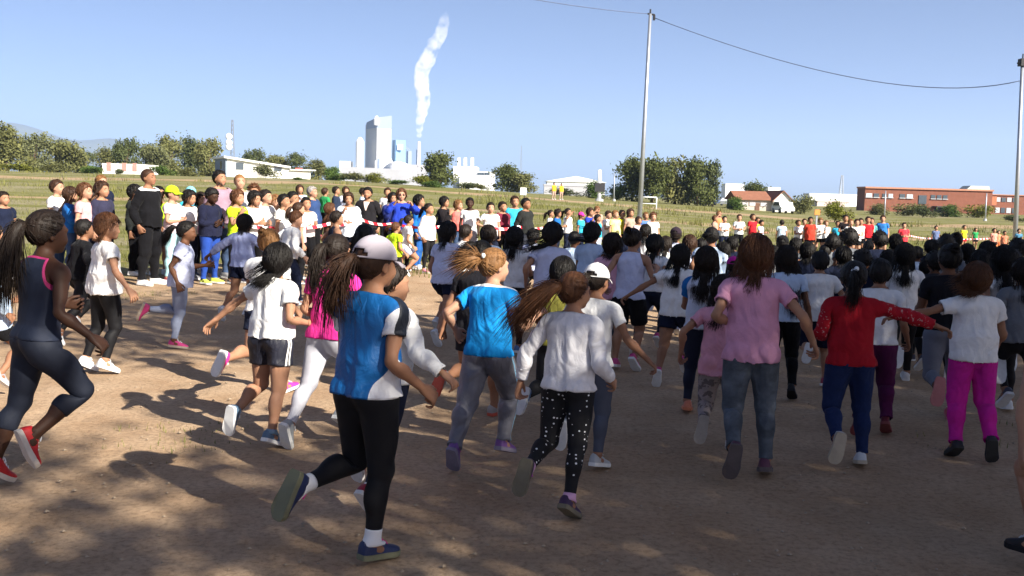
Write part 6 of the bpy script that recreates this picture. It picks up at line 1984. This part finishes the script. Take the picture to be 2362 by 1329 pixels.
for i, (px, py, d, yw, po, sp, lab) in enumerate(pack):
    sp.setdefault('seed', i); sp.setdefault('shoe', [(.6, .6, .62), (.5, .05, .2), (.05, .05, .08), (.1, .2, .4)][i % 4])
    place(px, sp, RUN[po], lab, yaw=yw, d=d, headpy=py, lod=1)

# ---- spectators behind the tape, left ----
SPL = 'spectators along the left side of the track'
AD_ = dict(hs=.90)
left = [
    (8, 443, 16.4, 120, DOWN, S(NAVY, TEE, 'bermuda', GREY, hair='short', hc='dark', skin=1), 'boy in navy tee watching at the start of the track'),
    (132, 416, 17.6, 95, DOWN, S(WHT, LTEE, 'jeans', JEAN, hair='short', hc='brown', skin=0), 'boy in white tee standing alone against the grass'),
    (164, 434, 17.0, 70, HOLD, S(BLUE, HOOD, 'jeans', JEAN, hair='bob', hc='brown', skin=1), 'girl in blue sweatshirt bending her head next to the pink top'),
    (197, 425, 16.6, 100, DOWN, S((.62, .34, .36), TEE, 'jeans', NAVY, hair='bob', hc='chestnut', skin=0), 'child in dusty pink top beside the blue sweatshirt'),
    (215, 440, 17.4, 80, DOWN, S(BLUE, JACK, 'jeans', NAVY, hair='short', hc='dark', skin=1), 'child in bright blue jacket behind the dusty pink top'),
    (236, 421, 16.8, 110, DOWN, S((.03, .03, .06), HOOD, 'jeans', NAVY, hair='long', hc='brown', hl=.2, blow=(.5, -.2, -.6), skin=1), 'girl in charcoal top with thick brown hair'),
    (234, 405, 19.4, 120, DOWN, S(NAVY, TEE, 'jeans', JEAN, hair='short', hc='light', skin=0, **AD_), 'person with sandy hair behind the thick brown hair'),
    (343, 391, 16.2, 105, POCKET, S(BLK, JACK, 'trousers', BLK, pat='collar', hair='crop', hc='brown', skin=2, shoe=WHT, girth=1.08, **AD_), 'tall man in black tracksuit with white collar'),
    (312, 428, 17.8, 95, DOWN, S((.014, .016, .016), JACK, 'trousers', BLK, hair='long', hc='black', hl=.16, skin=2, shoe=WHT, girth=1.06), 'person in bulky black coat next to the tall man'),
    (367, 431, 17.9, 130, DOWN, S(LIME, TEE, 'shorts', BLK, hair='short', hc='black', skin=1, shoe=WHT), 'child in lime vest and black shorts beside the tall man'),
    (398, 430, 16.9, 100, CROSS, S((.78, .62, .66), TEE, 'jeans', (.36, .60, .66), hair='pony', hc='brown', skin=0, cap=LIME), 'girl in pink-white tee and pale turquoise jeans with lime hat'),
    (438, 441, 17.2, 110, HOLD, S(WHT, TEE, 'jeans', NAVY, hair='bob', hc='black', skin=1), 'black-haired girl in white tee holding something in both hands'),
    (440, 432, 19.2, 150, DOWN, S(TURQ, TEE, 'jeans', NAVY, hair='short', hc='brown', skin=1, cap=(.2, .55, .6)), 'child in turquoise cap behind the black-haired girl'),
    (464, 446, 18.0, 130, DOWN, S(PINK, TEE, 'jeans', BLK, hair='bob', hc='dark', skin=1), 'girl in pink tee behind the navy hooded boy'),
    (490, 436, 16.6, 115, dict(CROSS, head=(0, 22, 0)), S((.012, .014, .035), JACK, 'jeans', (.02, .06, .30), hair='short', hc='black', skin=4, shoe=(.6, .7, .1)), 'boy in navy hooded top and blue jeans with folded arms'),
    (507, 394, 17.4, 125, DOWN, S((.30, .20, .26), JACK, 'jeans', JEAN, hair='short', hc='black', skin=1, face=True, beard=True, **AD_), 'bearded man in mauve jacket above the navy hooded boy'),
    (553, 403, 17.8, 150, DOWN, S(WHT, LTEE, 'jeans', JEAN, hair='crop', hc='light', skin=0, face=True, girth=1.08, **AD_), 'short-haired man in white tee with dark strap'),
    (549, 440, 16.8, 120, CHIN, S(LIME, TEE, 'jeans', BLK, hair='long', hc='chestnut', hl=.16, skin=1), 'girl in lime yellow tee resting her chin on her hand'),
    (586, 428, 19.6, 160, DOWN, S(TAN, TEE, 'jeans', BLK, hair='curly', hc='chestnut', skin=1), 'curly brown-haired woman behind the row of white tees'),
    (588, 443, 17.4, 120, HOLD, S(WHT, LTEE, 'jeans', BLK, hair='bob', hc='black', skin=1), 'black-haired girl at the near end of the row of white tees'),
    (614, 439, 17.8, 110, DOWN, S(WHT, LTEE, 'jeans', NAVY, hair='short', hc='dark', skin=0), 'boy with short dark hair in the row of white tees'),
    (636, 452, 18.2, 130, HOLD, S(WHT, TEE, 'shorts', BLK, hair='bob', hc='light', skin=0, face=True), 'sandy-haired child in the row of white tees'),
    (656, 449, 17.6, 110, DOWN, S(WHT, LTEE, 'jeans', BLK, hair='short', hc='black', skin=1), 'boy in the row of white tees beside the raised arm'),
    (677, 443, 17.9, 120, SHADE_EYES, S(WHT, LTEE, 'trousers', BLK, hair='short', hc='black', skin=1), 'boy in white tee raising an arm to his brow'),
    (706, 456, 18.3, 140, CROSS, S((.78, .72, .74), TEE, 'trousers', BLK, hair='short', hc='black', skin=1, face=True), 'boy in white tee with crossed arms at the far end of the white row'),
    (690, 468, 17.0, 60, DOWN, S((.75, .60, .64), TEE, 'trousers', BLK, hair='pony', hc='brown', skin=0), 'girl in pinkish white tee next to the crossed arms'),
    (721, 431, 21.0, 110, POCKET, S((.03, .06, .16), JACK, 'trousers', BLK, hair='short', hc='grey', skin=0, face=True, **AD_), 'grey-haired man in dark blue jacket'),
    (762, 470, 18.6, 60, DOWN, S((.10, .05, .03), TEE, 'jeans', BLK, hair='long', hc='chestnut', hl=.2, skin=1), 'girl with brown hair over dark top by the tape'),
    (804, 446, 19.0, 165, CHIN, S((.62, .68, .80), ('loose', 'long', .64), 'jeans', NAVY, hair='long', hc='brown', hl=.10, skin=1, face=True, **AD_), 'woman in long pale blue shirt with hand at her chin'),
    (848, 433, 20.4, 185, POCKET, S((.014, .013, .016), JACK, 'trousers', BLK, pat='ziptop', hair='short', hc='black', skin=1, face=True, beard=True, **AD_), 'bearded man in black zip jacket facing the track'),
    (926, 437, 20.4, 165, PHOTO, S(RBLUE, JACK, 'jeans', BLK, hair='bob', hc='chestnut', hl=.05, skin=0, face=True, glasses=True, girth=1.1, **AD_), 'woman in royal blue jacket and sunglasses raising both hands'),
    (906, 446, 21.2, 150, CHIN, S((.02, .03, .16), HOOD, 'jeans', BLK, hair='long', hc='black', hl=.1, skin=1, **AD_), 'dark-haired woman close behind the royal blue jacket'),
    (968, 451, 20.8, 105, DOWN, S((.015, .14, .48), JACK, 'jeans', (.02, .10, .34), hair='long', hc='black', hl=.18, skin=1), 'girl in bright blue hooded jacket and blue trousers'),
    (990, 470, 20.0, 120, POCKET, S(WHT, ('loose', 'long', .66), 'leggings', BLK, hair='pony', hc='dark', skin=1, shoe=(.6, .2, .3)), 'girl in long white shirt, black leggings and pink shoes'),
    (1026, 455, 21.2, 110, CHIN, S((.012, .010, .012), JACK, 'leggings', BLK, hair='long', hc='black', hl=.30, skin=1, **AD_), 'woman all in black with long black hair and hand at her mouth'),
    (1058, 463, 23.4, 120, DOWN, S(CORAL, JACK, 'jeans', JEAN, hair='bob', hc='light', skin=0), 'sandy-haired child in coral jacket'),
    (1084, 457, 22.4, 175, DOWN, S(WHT, FIT, 'bermuda', (.35, .36, .42), hair='short', hc='black', skin=4, face=True), 'tall boy in white tee and grey shorts'),
    (1132, 468, 21.8, 165, HIPS, S(WHT, LTEE, 'bermuda', NAVY, hair='short', hc='dark', skin=0, face=True), 'boy in white tee with one hand on his hip'),
    (1160, 466, 22.4, 140, POCKET, S(MAROON, JACK, 'trousers', BLK, hair='short', hc='dark', skin=1, face=True), 'boy in maroon sweatshirt by the tape'),
    (1188, 453, 22.8, 160, POCKET, S(TURQ, JACK, 'trousers', BLK, hair='short', hc='brown', skin=1, face=True), 'teenager in turquoise jacket by the tape'),
    (1214, 458, 21.9, 130, POCKET, S((.02, .022, .022), JACK, 'trousers', (.025, .028, .04), hair='short', hc='black', skin=2, face=True), 'teenager in black jacket and dark trousers by the tape'),
    (692, 428, 31, 150, DOWN, S(PBLUE, JACK, 'jeans', JEAN, hair='bob', hc='brown', skin=1), 'person in pale blue walking in the field behind the grey-haired man'),
    (750, 434, 33, 40, DOWN, S(GREEN, TEE, 'jeans', BLK, hair='short', hc='brown', skin=1), 'person in green tee standing back in the field'),
    (776, 431, 32, 90, DOWN, S((.02, .03, .06), JACK, 'jeans', (.1, .3, .5), hair='short', hc='dark', skin=1), 'person in navy jacket standing back in the field'),
    (798, 432, 34, 150, DOWN, S(LILAC, TEE, 'jeans', JEAN, hair='bob', hc='brown', skin=1), 'person in lilac top standing back in the field'),
    (838, 434, 33, 90, DOWN, S(PBLUE, TEE, 'jeans', NAVY, hair='short', hc='dark', skin=1), 'person in pale blue tee behind the bearded man'),
    (894, 434, 30, 170, DOWN, S(LGREY, TEE, 'trousers', BLK, hair='short', hc='brown', skin=1), 'person in pale grey tee and black trousers back in the field'),
]
for i, (px, py, d, yw, po, sp, lab) in enumerate(left):
    sp.setdefault('seed', i); sp.setdefault('shoe', [(.6, .6, .62), (.05, .05, .08), (.3, .05, .06), (.2, .2, .22)][i % 4])
    sp.setdefault('face', yw > 85 and d < 25)
    place(px, sp, po, lab, yaw=yw, d=d, headpy=py, lod=1 if d < 25 else 2, group=SPL)

SPM = 'spectators near the net pole'
midr = [
    (1271, 485, 27, 110, DOWN, S(WHT, TEE, 'jeans', NAVY, hair='pony', hc='dark'), 'girl in white tee with dark vest at the near end of the net pole group'),
    (1288, 484, 26.4, 110, HOLD, S(BLUE, TEE, 'jeans', NAVY, hair='bob', hc='dark'), 'girl in blue tee holding her hands out'),
    (1311, 481, 26.8, 120, SHADE_EYES, S(WHT, LTEE, 'jeans', NAVY, hair='pony', hc='dark'), 'girl in white tee with an elbow raised to her brow'),
    (1341, 490, 27.6, 120, DOWN, S(TURQ, TEE, 'jeans', NAVY, hair='bob', hc='brown', cap=HOT), 'child in pink cap and turquoise tee'),
    (1362, 481, 26.6, 130, CHIN, S(RBLUE, TEE, 'jeans', NAVY, hair='long', hc='brown', hl=.12), 'girl in royal blue tee with hand at her face'),
    (1378, 476, 28.4, 150, SHADE_EYES, S(TAN, TEE, 'jeans', NAVY, hair='short', hc='light', **AD_), 'taller person shading their eyes behind the royal blue tee'),
    (1380, 496, 25.8, 120, DOWN, S(TURQ, TEE, 'jeans', PBLUE, hair='bob', hc='black'), 'black-haired child in turquoise tee'),
    (1404, 487, 26.6, 130, HOLD, S(WHT, LTEE, 'jeans', PBLUE, hair='short', hc='brown', skin=0), 'boy in white tee and pale jeans near the yellow tees'),
    (1420, 486, 26.2, 140, DOWN, S((.80, .78, .30), LTEE, 'jeans', NAVY, hair='short', hc='light', skin=0), 'sandy-haired boy in pale yellow tee'),
    (1436, 485, 27.4, 140, DOWN, S(YEL, TEE, 'jeans', NAVY, hair='short', hc='dark'), 'child in strong yellow tee'),
    (1455, 483, 27.2, 150, DOWN, S(TAN, TEE, 'jeans', NAVY, hair='long', hc='brown', hl=.18), 'girl in tan top with long brown hair'),
    (1474, 501, 25.6, 150, DOWN, S((.62, .50, .52), TEE, 'jeans', NAVY, hair='bob', hc='brown'), 'small child in greyish pink tee at the foot of the net pole'),
    (1490, 490, 28.2, 160, DOWN, S((.10, .20, .50), TEE, 'jeans', NAVY, hair='short', hc='light'), 'boy in mid blue tee right of the net pole'),
    (1507, 492, 26.2, 160, DOWN, S(WHT, TEE, 'jeans', NAVY, hair='curly', hc='chestnut', skin=0), 'girl in white tee with reddish curly hair'),
]
for i, (px, py, d, yw, po, sp, lab) in enumerate(midr):
    sp.setdefault('seed', i); sp['face'] = True
    place(px, sp, po, lab, yaw=yw, d=d, headpy=py, lod=2, group=SPM)
for px, d_, lab in ((1276, 98, 'distant person in yellow vest near the notice board'), (1293, 101, 'distant person in yellow vest walking towards the net pole')):
    place(px, S(YEL, LTEE, 'jeans', TAN, hair='short', hc='dark', skin=1, hs=.9, seed=px), DOWN, lab, yaw=150, d=d_, H=1.68, lod=2, group='distant people in yellow vests')
SPR = 'spectators along the right side of the track'
right = [
    (1650, 498, 35, 120, DOWN, S(TAN, TEE, 'jeans', JEAN, hair='long', hc='chestnut', hl=.2), 'girl with chestnut hair at the near end of the right group'),
    (1659, 487, 37, 150, SHADE_EYES, S(ORANGE, TEE, 'jeans', JEAN, hair='short', hc='light', skin=0), 'person in orange raising an arm behind the chestnut hair'),
    (1672, 499, 33, 170, CROSS, S(WHT, LTEE, 'jeans', NAVY, hair='short', hc='black', skin=0), 'boy in large white tee at the near end of the right group'),
    (1706, 495, 34, 180, CROSS, S((.75, .77, .82), TEE, 'trousers', BLK, hair='short', hc='brown', skin=0), 'boy in white tee with folded arms between white and red tees'),
    (1737, 494, 35, 150, DOWN, S(RED, TEE, 'trousers', BLK, hair='short', hc='brown', skin=1), 'boy in dark red tee beside the yellow tee'),
    (1748, 502, 36, 140, DOWN, S(YEL, TEE, 'shorts', BLK, hair='short', hc='brown', skin=1), 'boy in yellow tee behind the dark red tee'),
    (1757, 508, 34.5, 130, HOLD, S(LILAC, TEE, 'shorts', NAVY, hair='short', hc='dark', skin=1), 'small boy in lilac-grey tee holding something'),
    (1804, 508, 36, 10, DOWN, S(PBLUE, TEE, 'shorts', BLK, hair='short', hc='dark', skin=1), 'boy in pale blue tee standing alone with his back turned'),
    (1842, 508, 36, 150, CROSS, S(WHT, TEE, 'shorts', NAVY, hair='short', hc='brown', skin=1), 'boy in white tee with folded arms beside the red bib'),
    (1856, 505, 37, 190, DOWN, S(WHT, LTEE, 'shorts', BLK, hair='short', hc='brown', skin=0), 'boy in loose white tee hidden by the red bib'),
    (1870, 501, 35.5, 185, DOWN, S((.48, .05, .03), ('loose', 'short', .62), 'shorts', BLK, hair='short', hc='black', skin=2), 'boy in long red bib among white tees'),
    (1893, 503, 36.5, 180, HOLD, S(WHT, LTEE, 'shorts', BLK, hair='short', hc='light', skin=0), 'boy in white tee to the right of the red bib'),
    (1906, 509, 38, 170, DOWN, S(WHT, TEE, 'shorts', BLK, hair='short', hc='light', skin=0), 'sandy-haired boy behind the red bib group'),
    (1933, 510, 37, 200, DOWN, S(TURQ, TEE, 'shorts', NAVY, hair='short', hc='brown', skin=1), 'boy in turquoise tee beside the black tee with white print'),
    (1951, 496, 36, 180, CROSS, S((.015, .012, .015), LTEE, 'trousers', BLK, pat='hoop', hair='short', hc='dark', skin=1), 'tall boy in black tee with pale chest band'),
    (1963, 506, 35.5, 170, DOWN, S(WHT, TEE, 'shorts', BLK, hair='short', hc='light', skin=0), 'light-haired boy in white tee next to the tall black tee'),
    (1977, 506, 35, 180, CROSS, S(WHT, LTEE, 'shorts', BLK, hair='short', hc='brown', skin=0), 'boy in big white tee in the middle of the right group'),
    (1986, 504, 37, 190, DOWN, S((.75, .60, .62), TEE, 'shorts', BLK, hair='short', hc='dark', skin=1), 'boy in pinkish tee behind the big white tee'),
    (2003, 500, 37, 190, DOWN, S(RED, TEE, 'shorts', BLK, hair='short', hc='brown', skin=1), 'boy in red tee beside the teal tee'),
    (2011, 503, 37.5, 190, DOWN, S(TEAL, TEE, 'shorts', BLK, hair='short', hc='brown', skin=1), 'boy in teal tee at the end of the right group'),
    (2037, 497, 38, 200, DOWN, S((.03, .16, .48), LTEE, 'shorts', BLUE, hair='short', hc='brown', skin=0), 'boy in blue tee standing apart from the right group'),
    (2086, 514, 38, 190, CROSS, S((.75, .05, .07), LTEE, 'shorts', BLK, hair='short', hc='dark', skin=0), 'boy in bright red tee with folded arms alone in the field'),
    (2160, 521, 45, 180, DOWN, S((.12, .16, .30), TEE, 'trousers', NAVY, hair='short', hc='dark', skin=1), 'person in slate blue beside the faded tape'),
    (2225, 520, 47, 160, DOWN, S(YEL, TEE, 'shorts', RED, hair='short', hc='dark', skin=1), 'child in fluorescent yellow tee far out in the field'),
    (2251, 526, 48, 170, DOWN, S(GREEN, TEE, 'shorts', BLK, hair='short', hc='dark', skin=1), 'child in green tee far out in the field'),
    (2294, 527, 44, 170, DOWN, S((.72, .30, .24), TEE, 'shorts', BLK, hair='short', hc='black', skin=1), 'child in salmon tee left of the orange kit'),
    (2304, 532, 46, 190, DOWN, S((.85, .30, .16), TEE, 'longshorts', (.85, .26, .10), hair='short', hc='brown', skin=0), 'child in orange tee and orange shorts'),
    (2318, 533, 43, 180, DOWN, S((.55, .20, .12), TEE, 'shorts', BLK, hair='short', hc='black', skin=2), 'child in rust tee right of the orange kit'),
    (2351, 528, 44.5, 180, DOWN, S((.08, .22, .36), TEE, 'trousers', BLK, hair='short', hc='dark', skin=1), 'person in blue tee standing at the floodlight pole'),
]
for i, (px, py, d, yw, po, sp, lab) in enumerate(right):
    sp.setdefault('seed', i); sp['face'] = d < 40 and abs(yw) > 90
    place(px, sp, po, lab, yaw=yw, d=d, headpy=py, lod=2, group=SPR)

for h_, y_, l_ in PEOPLE:
    if not (1.05 < h_ < 1.62) and '[SIZES]': print('SIZE', h_, y_, l_)
